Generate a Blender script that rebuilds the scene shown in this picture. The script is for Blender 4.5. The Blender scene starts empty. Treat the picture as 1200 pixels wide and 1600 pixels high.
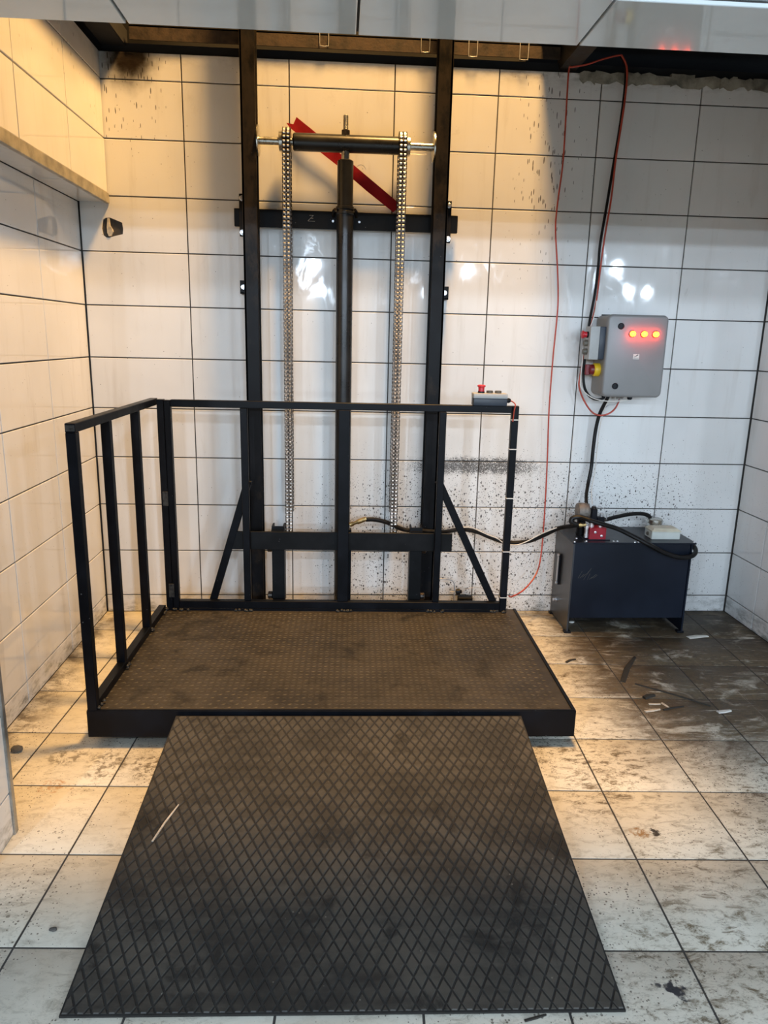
import bpy, bmesh, math, random
from mathutils import Vector, Matrix
random.seed(7)
SC = bpy.context.scene
COL = SC.collection

# ------------------------------------------------------------------ camera
cam_d = bpy.data.cameras.new('camera')
cam = bpy.data.objects.new('camera', cam_d)
COL.objects.link(cam)
F_PX = 1129.2
cam_d.sensor_fit = 'VERTICAL'
cam_d.sensor_height = 24.0
cam_d.lens = F_PX / 1600.0 * 24.0
cam_d.clip_start = 0.02
yaw, pit, roll = 0.0634, -0.2362, 0.0231
W = Vector((math.sin(yaw) * math.cos(pit), math.cos(yaw) * math.cos(pit), math.sin(pit)))
R0 = Vector((math.cos(yaw), -math.sin(yaw), 0))
U0 = R0.cross(W)
RT = R0 * math.cos(roll) + U0 * math.sin(roll)
UP = -R0 * math.sin(roll) + U0 * math.cos(roll)
cam.matrix_world = Matrix(((RT.x, UP.x, -W.x, 0.74235), (RT.y, UP.y, -W.y, -3.7509), (RT.z, UP.z, -W.z, 1.46995), (0, 0, 0, 1)))
SC.camera = cam

# ------------------------------------------------------------------ world, lights, exposure
world = bpy.data.worlds.new('world')
SC.world = world
world.use_nodes = True
world.node_tree.nodes['Background'].inputs[0].default_value = (0.68, 0.83, 1.0, 1)
world.node_tree.nodes['Background'].inputs[1].default_value = 0.20

SC.view_settings.view_transform = 'Standard'
SC.view_settings.look = 'None'
SC.view_settings.exposure = 0.45
SC.view_settings.gamma = 1.0
SC.view_settings.use_curve_mapping = False


def globe_lamp(loc, power, radius, color=(0.68, 0.83, 1.0)):
    d = bpy.data.lights.new('room_lamp', 'POINT')
    d.shadow_soft_size = radius
    d.energy = power
    d.color = color
    o = bpy.data.objects.new('room_lamp', d)
    o.location = loc
    COL.objects.link(o)
    return o


# the room's ceiling lamps (rows behind the photographer)
for (x, y, p) in ((-2.0, -10.2, 150), (0.25, -10.2, 180), (3.1, -10.2, 180), (5.7, -9.7, 180),
                  (-3.9, -18.0, 260), (0.1, -18.0, 260), (3.3, -18.0, 260), (7.9, -14.6, 90), (8.7, -15.4, 90), (-2.7, -7.6, 60),
                  (-0.9, -5.2, 58), (1.4, -5.2, 58), (3.6, -5.2, 58)):
    globe_lamp((x, y, 2.72), p * 1.45, 0.06)

# warm floodlight high up in the open lift shaft, shining down
fl = bpy.data.lights.new('floodlight', 'SPOT')
fl.energy = 1080
fl.color = (1.0, 0.56, 0.18)
fl.spot_size = math.radians(110)
fl.spot_blend = 0.3
fl.shadow_soft_size = 0.30
flo = bpy.data.objects.new('floodlight', fl)
flo.location = (1.38, -0.90, 5.50)
COL.objects.link(flo)


# ------------------------------------------------------------------ node helper
class NT:
    def __init__(s, name):
        s.m = bpy.data.materials.new(name)
        s.m.use_nodes = True
        s.t = s.m.node_tree
        s.b = s.t.nodes['Principled BSDF']
        s._p = None

    def put(s, node, i, v):
        if v is None:
            return
        if isinstance(v, bpy.types.NodeSocket):
            s.t.links.new(v, node.inputs[i])
        else:
            node.inputs[i].default_value = v

    def pos(s):
        if s._p is None:
            s._p = s.t.nodes.new('ShaderNodeNewGeometry').outputs['Position']
        return s._p

    def obj(s):
        return s.t.nodes.new('ShaderNodeTexCoord').outputs['Object']

    def xyz(s, v=None):
        n = s.t.nodes.new('ShaderNodeSeparateXYZ')
        s.put(n, 0, v or s.pos())
        return n.outputs[0], n.outputs[1], n.outputs[2]

    def map(s, v, sc=(1, 1, 1), rot=(0, 0, 0), loc=(0, 0, 0)):
        n = s.t.nodes.new('ShaderNodeMapping')
        s.put(n, 0, v)
        n.inputs[1].default_value = loc
        n.inputs[2].default_value = rot
        n.inputs[3].default_value = sc
        return n.outputs[0]

    def ma(s, op, a, b=None, c=None, clamp=False):
        n = s.t.nodes.new('ShaderNodeMath')
        n.operation = op
        n.use_clamp = clamp
        s.put(n, 0, a)
        s.put(n, 1, b)
        s.put(n, 2, c)
        return n.outputs[0]

    def mul(s, *a):
        r = a[0]
        for x in a[1:]:
            r = s.ma('MULTIPLY', r, x)
        return r

    def add(s, *a):
        r = a[0]
        for x in a[1:]:
            r = s.ma('ADD', r, x)
        return r

    def ss(s, v, a, b, lo=0.0, hi=1.0):
        n = s.t.nodes.new('ShaderNodeMapRange')
        n.interpolation_type = 'SMOOTHSTEP'
        flip = a > b
        if flip:
            a, b, lo, hi = b, a, hi, lo
        s.put(n, 0, v)
        n.inputs[1].default_value = a
        n.inputs[2].default_value = b
        n.inputs[3].default_value = lo
        n.inputs[4].default_value = hi
        return n.outputs[0]

    def noise(s, v, scale, detail=4, rough=0.55, dist=0.0):
        n = s.t.nodes.new('ShaderNodeTexNoise')
        s.put(n, 'Vector', v)
        n.inputs['Scale'].default_value = scale
        n.inputs['Detail'].default_value = detail
        n.inputs['Roughness'].default_value = rough
        n.inputs['Distortion'].default_value = dist
        return n.outputs[0]

    def voro(s, v, scale):
        n = s.t.nodes.new('ShaderNodeTexVoronoi')
        s.put(n, 'Vector', v)
        n.inputs['Scale'].default_value = scale
        return n.outputs['Distance'], n.outputs['Color']

    def mix(s, f, a, b, mode='MIX'):
        n = s.t.nodes.new('ShaderNodeMix')
        n.data_type = 'RGBA'
        n.blend_type = mode
        n.clamp_factor = True
        ins = [i for i in n.inputs if i.type == 'RGBA']
        fac = n.inputs[0]
        for sock, v in ((fac, f), (ins[0], a), (ins[1], b)):
            if isinstance(v, bpy.types.NodeSocket):
                s.t.links.new(v, sock)
            else:
                sock.default_value = v if not isinstance(v, tuple) else (v + (1,) if len(v) == 3 else v)
        return [o for o in n.outputs if o.type == 'RGBA'][0]

    def bump(s, h, strength=0.2, dist=0.01):
        n = s.t.nodes.new('ShaderNodeBump')
        n.inputs['Strength'].default_value = strength
        n.inputs['Distance'].default_value = dist
        s.put(n, 'Height', h)
        s.t.links.new(n.outputs[0], s.b.inputs['Normal'])

    def out(s, color=None, rough=None, metal=0.0, spec=0.5):
        if isinstance(color, tuple):
            color = color + (1,)
        s.put(s.b, 'Base Color', color)
        s.put(s.b, 'Roughness', rough)
        s.put(s.b, 'Metallic', metal)
        s.b.inputs['Specular IOR Level'].default_value = spec
        return s.m

    def dots(s, v, scale, thr, keep=0.5):
        """small separate spots; thr is a socket or number"""
        d, c = s.voro(v, scale)
        r = s.xyz(c)[0]
        g = s.xyz(c)[1]
        size = s.mul(thr, s.ma('ADD', 0.35, g))
        m = s.ma('LESS_THAN', d, size)
        k = s.ma('GREATER_THAN', r, 1 - keep)
        return s.mul(m, k)


def simple(name, color, rough=0.5, metal=0.0, var=0.25, scale=12, bump=0.0, spec=0.5):
    n = NT(name)
    p = n.obj()
    f = n.noise(p, scale, 6, 0.6)
    c2 = tuple(max(0.0, c * (1 - var)) for c in color)
    c3 = tuple(min(1.0, c * (1 + var)) for c in color)
    col = n.mix(n.ss(f, 0.3, 0.7), c2, c3)
    rr = n.ss(f, 0.3, 0.7, rough * 0.85, min(1, rough * 1.15))
    if bump:
        n.bump(n.noise(p, scale * 6, 4), bump, 0.002)
    return n.out(col, rr, metal, spec)


def wall_tile_mat():
    n = NT('glazed_wall_tile')
    p = n.pos()
    x, y, z = n.xyz()
    var = n.noise(p, 2.3, 3)
    base = n.mix(n.ss(var, 0.3, 0.7), (0.74, 0.735, 0.715), (0.80, 0.795, 0.775))
    # faint vertical dirty streaks
    st = n.noise(n.map(p, (9, 9, 0.9)), 1.6, 5, 0.6)
    base = n.mix(n.ss(st, 0.52, 0.78, 0, 0.32), base, (0.50, 0.46, 0.40))
    smear = n.noise(n.map(p, (3, 3, 1.6), (0.3, 0.5, 0.2)), 2.2, 9, 0.72, 1.2)
    base = n.mix(n.ss(smear, 0.60, 0.80, 0, 0.38), base, (0.42, 0.39, 0.34))
    # oil splashes low on the right
    m_low = n.mul(n.ss(z, 1.15, 0.55), n.ss(x, 0.15, 1.1), n.ss(x, 3.3, 2.2))
    sp1 = n.dots(n.map(p, (1, 1, 0.75)), 92, n.mul(m_low, 0.34), 0.42)
    sp1b = n.dots(n.map(p, (1, 1, 0.85)), 190, n.mul(m_low, 0.34), 0.5)
    # sprayed band behind the guard rail
    wob = n.noise(p, 6, 3)
    bz = n.ma('ABSOLUTE', n.ma('SUBTRACT', z, n.add(0.80, n.mul(wob, 0.04))))
    m_band = n.mul(n.ss(bz, 0.062, 0.012), n.ss(x, 0.98, 1.35), n.ss(x, 1.90, 1.62))
    sp2 = n.dots(n.map(p, (1, 1, 1)), 230, n.mul(m_band, 0.95), 0.95)
    sm = n.mul(m_band, n.ss(n.noise(n.map(p, (1, 1, 1.6)), 38, 6, 0.75), 0.42, 0.60), 0.95)
    # vertical dashes near the top (left corner and above the cables)
    m_d1 = n.mul(n.ss(x, 0.03, -0.2), n.ss(z, 2.15, 2.55))
    dx = n.ma('ABSOLUTE', n.ma('SUBTRACT', x, 1.74))
    m_d2 = n.mul(n.ss(dx, 0.24, 0.05), n.ss(z, 1.5, 2.3))
    dash = n.dots(n.map(p, (1, 1, 0.16)), 150, n.add(n.mul(n.ma('MAXIMUM', m_d1, m_d2), 0.24), 0.04), 0.45)
    fine = n.dots(p, 38, 0.055, 0.45)
    spots = n.ma('MAXIMUM', n.ma('MAXIMUM', n.ma('MAXIMUM', sp1, sp1b), n.ma('MAXIMUM', sp2, sm)), n.ma('MAXIMUM', dash, n.mul(fine, 0.8)))
    c = n.mix(n.mul(spots, 0.88), base, (0.045, 0.04, 0.037))
    # soot burned onto the top left corner
    dz = n.ma('SUBTRACT', z, 2.70)
    ddx = n.ma('SUBTRACT', x, -0.235)
    dist = n.ma('SQRT', n.add(n.mul(ddx, ddx), n.mul(dz, dz, 0.8)))
    dist = n.add(dist, n.mul(n.ma('SUBTRACT', n.noise(p, 14, 5), 0.5), 0.09))
    c = n.mix(n.mul(n.ss(dist, 0.17, 0.05), n.ss(y, -0.03, -0.02)), c, (0.02, 0.014, 0.010))
    # grime along the top edge and the foot
    g = n.noise(n.map(p, (5, 5, 12)), 2.0, 8, 0.7)
    c = n.mix(n.mul(n.ss(z, 2.62, 2.72), n.ss(g, 0.40, 0.65), n.ss(x, 1.2, 1.8, 0.25, 0.7)), c, (0.16, 0.13, 0.09))
    foot = n.mul(n.ss(z, 0.16, 0.0), n.ss(g, 0.42, 0.70))
    c = n.mix(n.mul(foot, 0.8), c, (0.10, 0.10, 0.075))
    n.bump(n.noise(p, 5, 2), 0.03, 0.02)
    r = n.ss(smear, 0.5, 0.85, 0.032, 0.35)
    return n.out(c, r, 0, 0.5)


def floor_mat(name='floor_tile_dirty', grid=False):
    n = NT(name)
    p = n.pos()
    x, y, z = n.xyz()
    v1 = n.noise(p, 3.5, 4)
    base = n.mix(n.ss(v1, 0.3, 0.7), (0.60, 0.555, 0.455), (0.73, 0.69, 0.585))
    # heavy brown oily film: right rear part of the bay
    heavy = n.mul(n.ss(x, 1.50, 2.15), n.ss(y, -1.95, -1.05))
    swirl = n.noise(n.map(p, (1.0, 2.6, 1), (0, 0, -0.5)), 2.6, 10, 0.70, 1.4)
    fine = n.noise(n.map(p, (1, 1.6, 1), (0, 0, 0.4)), 24, 10, 0.78, 1.2)
    arcs = n.noise(n.map(p, (1.0, 11, 1), (0, 0, -0.72)), 6.0, 7, 0.7, 0.9)
    arcs2 = n.noise(n.map(p, (13, 1.0, 1), (0, 0, -0.25)), 4.0, 7, 0.7, 1.2)
    film = n.ss(n.add(n.mul(heavy, 0.44), n.mul(swirl, 0.62), n.mul(fine, 0.34)), 0.60, 0.90)
    wipe = n.ma('MAXIMUM', n.ss(arcs, 0.57, 0.68, 0, 0.72), n.ss(arcs2, 0.62, 0.72, 0, 0.6))
    bare = n.ss(n.noise(n.map(p, (1, 1.7, 1), (0, 0, 0.9)), 4.2, 6, 0.62, 0.8), 0.55, 0.68, 0, 0.72)
    film = n.mul(film, n.ma('SUBTRACT', 1.0, wipe), n.ma('SUBTRACT', 1.0, bare))
    fcol = n.mix(n.ss(fine, 0.35, 0.65), (0.036, 0.022, 0.010), (0.115, 0.072, 0.031))
    c = n.mix(n.mul(film, 0.94), base, fcol)
    # worn, scuffed dirt everywhere
    sc1 = n.noise(n.map(p, (1, 2.2, 1), (0, 0, 0.6)), 15, 12, 0.80, 0.5)
    zone = n.ss(n.noise(p, 2.4, 4, 0.6, 0.5), 0.40, 0.66)
    dirty = n.add(n.ss(x, 1.1, 1.8, 0.14, 0.44), n.mul(zone, n.ss(x, 1.1, 1.8, 0.30, 0.55)))
    c = n.mix(n.mul(n.ss(sc1, 0.47, 0.64), dirty, 1.3), c, (0.145, 0.108, 0.060))
    worm = n.noise(n.map(p, (1, 1.3, 1), (0, 0, -0.4)), 58, 8, 0.74, 0.9)
    c = n.mix(n.mul(n.ss(worm, 0.55, 0.64), zone, n.ss(x, 0.9, 1.8, 0.40, 0.8)), c, (0.095, 0.072, 0.042))
    grit = n.dots(n.map(p, (1, 1, 1)), 120, n.ss(n.noise(p, 2.6, 3), 0.36, 0.66, 0.07, 0.32), 0.55)
    c = n.mix(n.mul(grit, 0.75), c, (0.075, 0.055, 0.035))
    gr2 = n.dots(p, 40, n.ss(n.noise(p, 3.1, 3), 0.48, 0.68, 0.0, 0.2), 0.4)
    c = n.mix(n.mul(gr2, 0.6), c, (0.09, 0.07, 0.045))
    # black oil around the power unit and along the wall foot
    bl = n.mul(n.ss(y, -0.62, -0.18), n.ss(x, 1.75, 2.2), n.ss(n.noise(p, 5, 7, 0.7), 0.38, 0.56))
    c = n.mix(n.mul(bl, 0.8), c, (0.03, 0.022, 0.014))
    le = n.mul(n.ss(x, -0.32, -0.50), n.ss(y, -1.7, -1.4), n.ss(n.noise(p, 11, 7, 0.7), 0.38, 0.62))
    c = n.mix(n.mul(le, 0.85), c, (0.07, 0.045, 0.02))
    # rust runs and two oil blots
    def blot(cx, cy, r, col, c, amt=0.95, nz=0.06, sc=22, grain=0):
        a = n.ma('SUBTRACT', x, cx)
        b = n.ma('SUBTRACT', y, cy)
        d = n.ma('SQRT', n.add(n.mul(a, a), n.mul(b, b)))
        d = n.add(d, n.mul(n.ma('SUBTRACT', n.noise(p, sc, 5), 0.5), nz))
        k = n.mul(n.ss(d, r, r * 0.6), amt)
        if grain:
            k = n.mul(k, n.ss(n.noise(p, grain, 6, 0.7, 0.6), 0.46, 0.60))
        return n.mix(k, c, col)
    c = blot(1.542, -2.410, 0.024, (0.02, 0.022, 0.03), c, 0.97, 0.10, 30)
    c = blot(1.505, -2.395, 0.010, (0.02, 0.022, 0.03), c, 0.9, 0.03, 40)
    c = blot(1.675, -1.86, 0.034, (0.28, 0.13, 0.02), c, 0.9, 0.10, 26, 34)
    c = blot(1.725, -1.855, 0.016, (0.02, 0.015, 0.012), c, 0.95, 0.06, 34)
    c = blot(-0.19, -1.58, 0.05, (0.42, 0.19, 0.04), c, 0.7, 0.16, 20, 30)
    c = blot(0.10, -1.47, 0.10, (0.11, 0.08, 0.045), c, 0.85, 0.12, 9, 42)
    c = blot(-0.06, -1.46, 0.09, (0.12, 0.09, 0.05), c, 0.75, 0.12, 9, 36)
    c = blot(-0.22, -1.40, 0.08, (0.12, 0.09, 0.05), c, 0.7, 0.12, 9, 36)
    c = blot(0.17, -1.50, 0.06, (0.06, 0.045, 0.03), c, 0.9, 0.08, 12, 50)
    if grid:
        b = n.t.nodes.new('ShaderNodeTexBrick')
        n.t.links.new(n.map(p, (1, 1, 1), (0, 0, 0.0417)), b.inputs['Vector'])
        b.offset = 0
        b.inputs['Scale'].default_value = 1.0
        b.inputs['Brick Width'].default_value = 0.331
        b.inputs['Row Height'].default_value = 0.3274
        b.inputs['Mortar Size'].default_value = 0.003
        c = n.mix(b.outputs['Fac'], c, (0.05, 0.045, 0.04))
    n.bump(n.add(n.mul(sc1, 0.4), n.noise(p, 60, 4)), 0.10, 0.002)
    r = n.ss(film, 0, 1, 0.45, 0.52)
    return n.out(c, r, 0, 0.30)


def plate_mat(name, dark, dusty, rough=0.45, metal=0.35, world_mix=None):
    n = NT(name)
    p = n.pos()
    x, y, z = n.xyz()
    big = n.noise(p, 2.6, 6, 0.62, 0.4)
    med = n.noise(n.map(p, (1, 3, 1), (0, 0, 0.2)), 9, 9, 0.7)
    c = n.mix(n.ss(n.add(n.mul(big, 0.6), n.mul(med, 0.4)), 0.38, 0.62), dark, dusty)
    blot = n.noise(p, 5.5, 9, 0.66, 0.4)
    c = n.mix(n.ss(blot, 0.54, 0.66, 0, 0.80), c, tuple(v * 0.32 for v in dark))
    scr = n.noise(n.map(p, (3, 30, 1), (0, 0, 0.15)), 6, 5, 0.7)
    c = n.mix(n.ss(scr, 0.66, 0.80, 0, 0.42), c, (0.16, 0.14, 0.105))
    gl = n.dots(p, 60, 0.11, 0.12)
    c = n.mix(n.mul(gl, 0.4), c, (0.30, 0.27, 0.22))
    n.bump(n.noise(p, 90, 5), 0.22, 0.002)
    return n.out(c, n.ss(blot, 0.4, 0.7, rough, rough * 1.35), metal, 0.4)


def black_paint(name, col=(0.0022, 0.0028, 0.0044), rough=0.36, rust=0.0):
    n = NT(name)
    p = n.pos()
    f = n.noise(p, 9, 7, 0.65)
    c = n.mix(n.ss(f, 0.4, 0.75), col, tuple(v * 2.1 for v in col))
    sp = n.dots(p, 42, 0.075, 0.22)
    c = n.mix(n.mul(sp, 0.5), c, (0.16, 0.16, 0.16))
    if rust:
        x, y, z = n.xyz()
        rn = n.noise(n.map(p, (2, 2, 1.1)), 5, 8, 0.7)
        k = n.add(n.ss(z, 1.35, 2.3, 0.0, 0.22), n.ss(z, 0.6, 0.3, 0.0, 0.10))
        c = n.mix(n.ss(n.add(rn, k), 0.55, 0.78, 0, rust), c, (0.026, 0.020, 0.0145))
    n.bump(n.noise(p, 55, 4), 0.06, 0.002)
    return n.out(c, n.ss(f, 0.3, 0.8, rough, rough * 1.4), 0.0, 0.14)


def emit_mat(name, col, strength):
    n = NT(name)
    n.b.inputs['Emission Color'].default_value = col + (1,)
    n.b.inputs['Emission Strength'].default_value = strength
    return n.out(tuple(c * 0.5 for c in col), 0.3)


MT = wall_tile_mat()
MSOF = simple('glazed_soffit_tile', (0.60, 0.64, 0.65), 0.045, 0, 0.05, 3)
MGROUT = simple('dark_grout', (0.055, 0.050, 0.045), 0.9, 0, 0.3, 30)
MFLOOR = floor_mat()
MFLOORG = floor_mat('floor_tile_far', True)
MCEIL = simple('void_black_concrete', (0.012, 0.012, 0.014), 0.9, 0, 0.4, 4, 0.3)  # soot black, also standing in for the unlit void and limiting shaft bounce
MMORT = simple('crumbling_mortar', (0.26, 0.24, 0.19), 0.95, 0, 0.5, 14, 0.6)
MTRIM = simple('aluminium_trim', (0.36, 0.36, 0.34), 0.38, 0.7, 0.3, 20)
MLEDGE = simple('stained_ledge_trim', (0.36, 0.33, 0.26), 0.42, 0.35, 0.35, 14)
MBLK = black_paint('black_painted_steel')
MMAST = black_paint('scuffed_mast_steel', (0.0032, 0.0037, 0.0050), 0.40, 0.95)
MGREY = black_paint('dark_grey_paint', (0.0048, 0.0052, 0.0058), 0.40)
MRUST = simple('rusty_steel', (0.050, 0.033, 0.021), 0.75, 0.1, 0.65, 16, 0.5)
MBAR = simple('dim_brown_steel', (0.040, 0.034, 0.029), 0.6, 0.3, 0.4, 16, 0.3)
MDECK = plate_mat('tread_plate_deck', (0.020, 0.0164, 0.0120), (0.052, 0.0425, 0.030), 0.50, 0.05)
MRAMP = plate_mat('rubber_ramp', (0.021, 0.0198, 0.0178), (0.070, 0.063, 0.052), 0.50, 0.0)
MGROOVE = simple('ramp_groove', (0.015, 0.014, 0.0125), 0.8, 0, 0.4, 30)
MSTEEL = simple('bright_steel', (0.55, 0.54, 0.50), 0.28, 1.0, 0.2, 20)
MZINC = simple('zinc_bolt', (0.70, 0.70, 0.72), 0.32, 0.8, 0.15, 40)
MCHAIN = simple('oily_chain_steel', (0.055, 0.045, 0.038), 0.36, 0.7, 0.5, 60)
MCHAINR = simple('chain_roller_steel', (0.78, 0.74, 0.70), 0.35, 1.0, 0.25, 60)
MCYL = simple('cylinder_grey_paint', (0.020, 0.020, 0.020), 0.30, 0.3, 0.3, 9, 0.05)
MWELD = simple('raw_weld', (0.040, 0.040, 0.038), 0.5, 0.6, 0.6, 60, 0.8)
MRED = simple('red_ribbon', (0.42, 0.012, 0.022), 0.45, 0, 0.15, 12)
MREDC = simple('red_cable', (0.42, 0.055, 0.030), 0.42, 0, 0.2, 30)
MBLKC = simple('black_rubber_hose', (0.007, 0.0065, 0.0065), 0.40, 0, 0.4, 30, 0.0, 0.25)
MWHT = simple('white_wire', (0.70, 0.66, 0.60), 0.5, 0, 0.1, 30)
MCLEAR = simple('grey_wire', (0.42, 0.42, 0.42), 0.35, 0, 0.2, 30)
MBOX = simple('grey_enclosure_paint', (0.27, 0.25, 0.22), 0.42, 0.0, 0.07, 4)
MDOOR = simple('grey_door_paint', (0.225, 0.220, 0.214), 0.36, 0.0, 0.05, 4)
MBPL = simple('black_plastic', (0.006, 0.007, 0.010), 0.38, 0, 0.2, 20, 0.0, 0.2)
MSTN = simple('station_grey_plastic', (0.40, 0.40, 0.385), 0.5, 0, 0.06, 20)
MDBL = simple('station_dark_blue_base', (0.018, 0.026, 0.040), 0.45, 0, 0.2, 20)
MEST = simple('emergency_red', (0.55, 0.02, 0.03), 0.35, 0, 0.12, 20)
MYEL = simple('switch_yellow', (0.78, 0.50, 0.02), 0.4, 0, 0.1, 20)
MDRD = simple('switch_dark_red', (0.16, 0.012, 0.015), 0.4, 0, 0.2, 20)
MBTN = simple('brown_button', (0.10, 0.09, 0.07), 0.5, 0, 0.3, 20)
MTANK = simple('blue_black_tank_paint', (0.0050, 0.0082, 0.0165), 0.34, 0, 0.25, 3, 0.0, 0.3)
MTSIDE = simple('tank_left_side_grey', (0.040, 0.042, 0.046), 0.33, 0.2, 0.2, 6)  # lighter grey than the tank, used on its left side plate only
MVALV = simple('red_valve_block', (0.30, 0.008, 0.020), 0.4, 0.2, 0.15, 20)
MBRASS = simple('brass_fitting', (0.42, 0.30, 0.13), 0.35, 0.9, 0.3, 40)
MPUMP = simple('rusty_grey_casting', (0.17, 0.15, 0.13), 0.55, 0.4, 0.5, 30, 0.3)
MCREAM = simple('cream_plastic', (0.56, 0.52, 0.40), 0.5, 0, 0.15, 12)
MJB = simple('junction_box_grey', (0.52, 0.54, 0.50), 0.5, 0, 0.08, 12)
MWOOD = simple('pale_wood_splinter', (0.62, 0.52, 0.40), 0.7, 0, 0.2, 40)
MDRK = simple('dark_debris', (0.03, 0.026, 0.02), 0.8, 0, 0.4, 30)
MPAP = simple('white_scrap', (0.72, 0.70, 0.64), 0.7, 0, 0.1, 30)
MSTONE = simple('grey_stone', (0.10, 0.095, 0.085), 0.85, 0, 0.4, 30, 0.5)
MPLAS = simple('plaster_shard', (0.55, 0.49, 0.38), 0.9, 0, 0.3, 40, 0.5)
MCHALK = simple('chalk_mark', (0.36, 0.36, 0.35), 0.9, 0, 0.2, 40)
MLAMP = emit_mat('lit_red_lens', (1.0, 0.050, 0.003), 48.0)
MLENS = simple('red_lens_rim', (0.35, 0.01, 0.01), 0.25, 0, 0.1, 20)
MGLASS = simple('sight_glass', (0.55, 0.56, 0.56), 0.12, 0.3, 0.1, 20)


# ------------------------------------------------------------------ mesh helper
def ident(o, label=None, cat=None, group=None, kind=None):
    for k, v in (('label', label), ('category', cat), ('group', group), ('kind', kind)):
        if v:
            o[k] = v
    return o


def root_of(o):
    while o.parent is not None:
        o = o.parent
    return o


def empty(name, loc, label, cat, group=None, rz=0.0):
    o = bpy.data.objects.new(name, None)
    o.empty_display_size = 0.05
    o.location = loc
    o.rotation_euler = (0, 0, rz)
    COL.objects.link(o)
    return ident(o, label, cat, group)


class MB:
    def __init__(s):
        s.bm = bmesh.new()

    def box(s, x0, x1, y0, y1, z0, z1, bev=0.0, seg=1):
        vs = [s.bm.verts.new(c) for c in ((x0, y0, z0), (x1, y0, z0), (x1, y1, z0), (x0, y1, z0), (x0, y0, z1), (x1, y0, z1), (x1, y1, z1), (x0, y1, z1))]
        fs = [s.bm.faces.new([vs[i] for i in f]) for f in ((0, 3, 2, 1), (4, 5, 6, 7), (0, 1, 5, 4), (1, 2, 6, 5), (2, 3, 7, 6), (3, 0, 4, 7))]
        if bev:
            es = list({e for f in fs for e in f.edges})
            bmesh.ops.bevel(s.bm, geom=es, offset=bev, segments=seg, profile=0.5, affect='EDGES')
        return s

    def bar(s, p, q, w, h, up=(0, 0, 1), bev=0.0):
        """box from p to q, w across, h along up"""
        p, q, up = Vector(p), Vector(q), Vector(up)
        d = (q - p).normalized()
        a = d.cross(up).normalized()
        b = a.cross(d).normalized()
        vs = []
        for e in (p, q):
            for i, j in ((-1, -1), (1, -1), (1, 1), (-1, 1)):
                vs.append(s.bm.verts.new(e + a * (i * w / 2) + b * (j * h / 2)))
        fs = [s.bm.faces.new([vs[i] for i in f]) for f in ((0, 3, 2, 1), (4, 5, 6, 7), (0, 1, 5, 4), (1, 2, 6, 5), (2, 3, 7, 6), (3, 0, 4, 7))]
        if bev:
            bmesh.ops.bevel(s.bm, geom=list({e for f in fs for e in f.edges}), offset=bev, segments=1, profile=0.5, affect='EDGES')
        return s

    def lathe(s, p, axis, prof, n=20):
        """prof: list of (distance along axis, radius)"""
        p, axis = Vector(p), Vector(axis).normalized()
        t = Vector((0, 0, 1)) if abs(axis.z) < 0.9 else Vector((1, 0, 0))
        a = axis.cross(t).normalized()
        b = axis.cross(a).normalized()
        rings = []
        for (d, r) in prof:
            rings.append([s.bm.verts.new(p + axis * d + (a * math.cos(2 * math.pi * i / n) + b * math.sin(2 * math.pi * i / n)) * max(r, 1e-5)) for i in range(n)])
        for r0, r1 in zip(rings, rings[1:]):
            for i in range(n):
                s.bm.faces.new((r0[i], r0[(i + 1) % n], r1[(i + 1) % n], r1[i]))
        s.bm.faces.new(list(reversed(rings[0])))
        s.bm.faces.new(rings[-1])
        return s

    def cyl(s, p, q, r, n=16):
        p, q = Vector(p), Vector(q)
        return s.lathe(p, q - p, [(0, r), ((q - p).length, r)], n)

    def tube(s, pts, r, n=8, sub=5):
        P = [Vector(p) for p in pts]
        out = []
        for i in range(len(P) - 1):
            p0 = P[max(i - 1, 0)]
            p1, p2 = P[i], P[i + 1]
            p3 = P[min(i + 2, len(P) - 1)]
            for k in range(sub):
                t = k / sub
                out.append(0.5 * ((2 * p1) + (p2 - p0) * t + (2 * p0 - 5 * p1 + 4 * p2 - p3) * t * t + (3 * p1 - p0 - 3 * p2 + p3) * t ** 3))
        out.append(P[-1])
        nrm = None
        rings = []
        for i, c in enumerate(out):
            tan = (out[min(i + 1, len(out) - 1)] - out[max(i - 1, 0)]).normalized()
            if nrm is None:
                nrm = tan.cross(Vector((0.3, 1, 0.2))).normalized()
            nrm = (nrm - tan * nrm.dot(tan)).normalized()
            b = tan.cross(nrm)
            rings.append([s.bm.verts.new(c + (nrm * math.cos(2 * math.pi * k / n) + b * math.sin(2 * math.pi * k / n)) * r) for k in range(n)])
        for r0, r1 in zip(rings, rings[1:]):
            for k in range(n):
                s.bm.faces.new((r0[k], r0[(k + 1) % n], r1[(k + 1) % n], r1[k]))
        s.bm.faces.new(list(reversed(rings[0])))
        s.bm.faces.new(rings[-1])
        return s

    def prism(s, poly, axis, a, b):
        """poly: 2D points; axis the extrusion axis; a,b its range.  2D maps to the other two axes in order"""
        def mk(u, v, w):
            return {'x': (w, u, v), 'y': (u, w, v), 'z': (u, v, w)}[axis]
        v0 = [s.bm.verts.new(mk(u, v, a)) for u, v in poly]
        v1 = [s.bm.verts.new(mk(u, v, b)) for u, v in poly]
        n = len(poly)
        s.bm.faces.new(list(reversed(v0)))
        s.bm.faces.new(v1)
        for i in range(n):
            s.bm.faces.new((v0[i], v0[(i + 1) % n], v1[(i + 1) % n], v1[i]))
        return s

    def mesh(s, name, mat, off=None):
        bmesh.ops.recalc_face_normals(s.bm, faces=s.bm.faces)
        me = bpy.data.meshes.new(name)
        if off is not None:
            bmesh.ops.transform(s.bm, matrix=off, verts=s.bm.verts)
        s.bm.to_mesh(me)
        s.bm.free()
        me.materials.append(mat)
        me.shade_smooth()
        me.set_sharp_from_angle(angle=math.radians(32))
        return me

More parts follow.
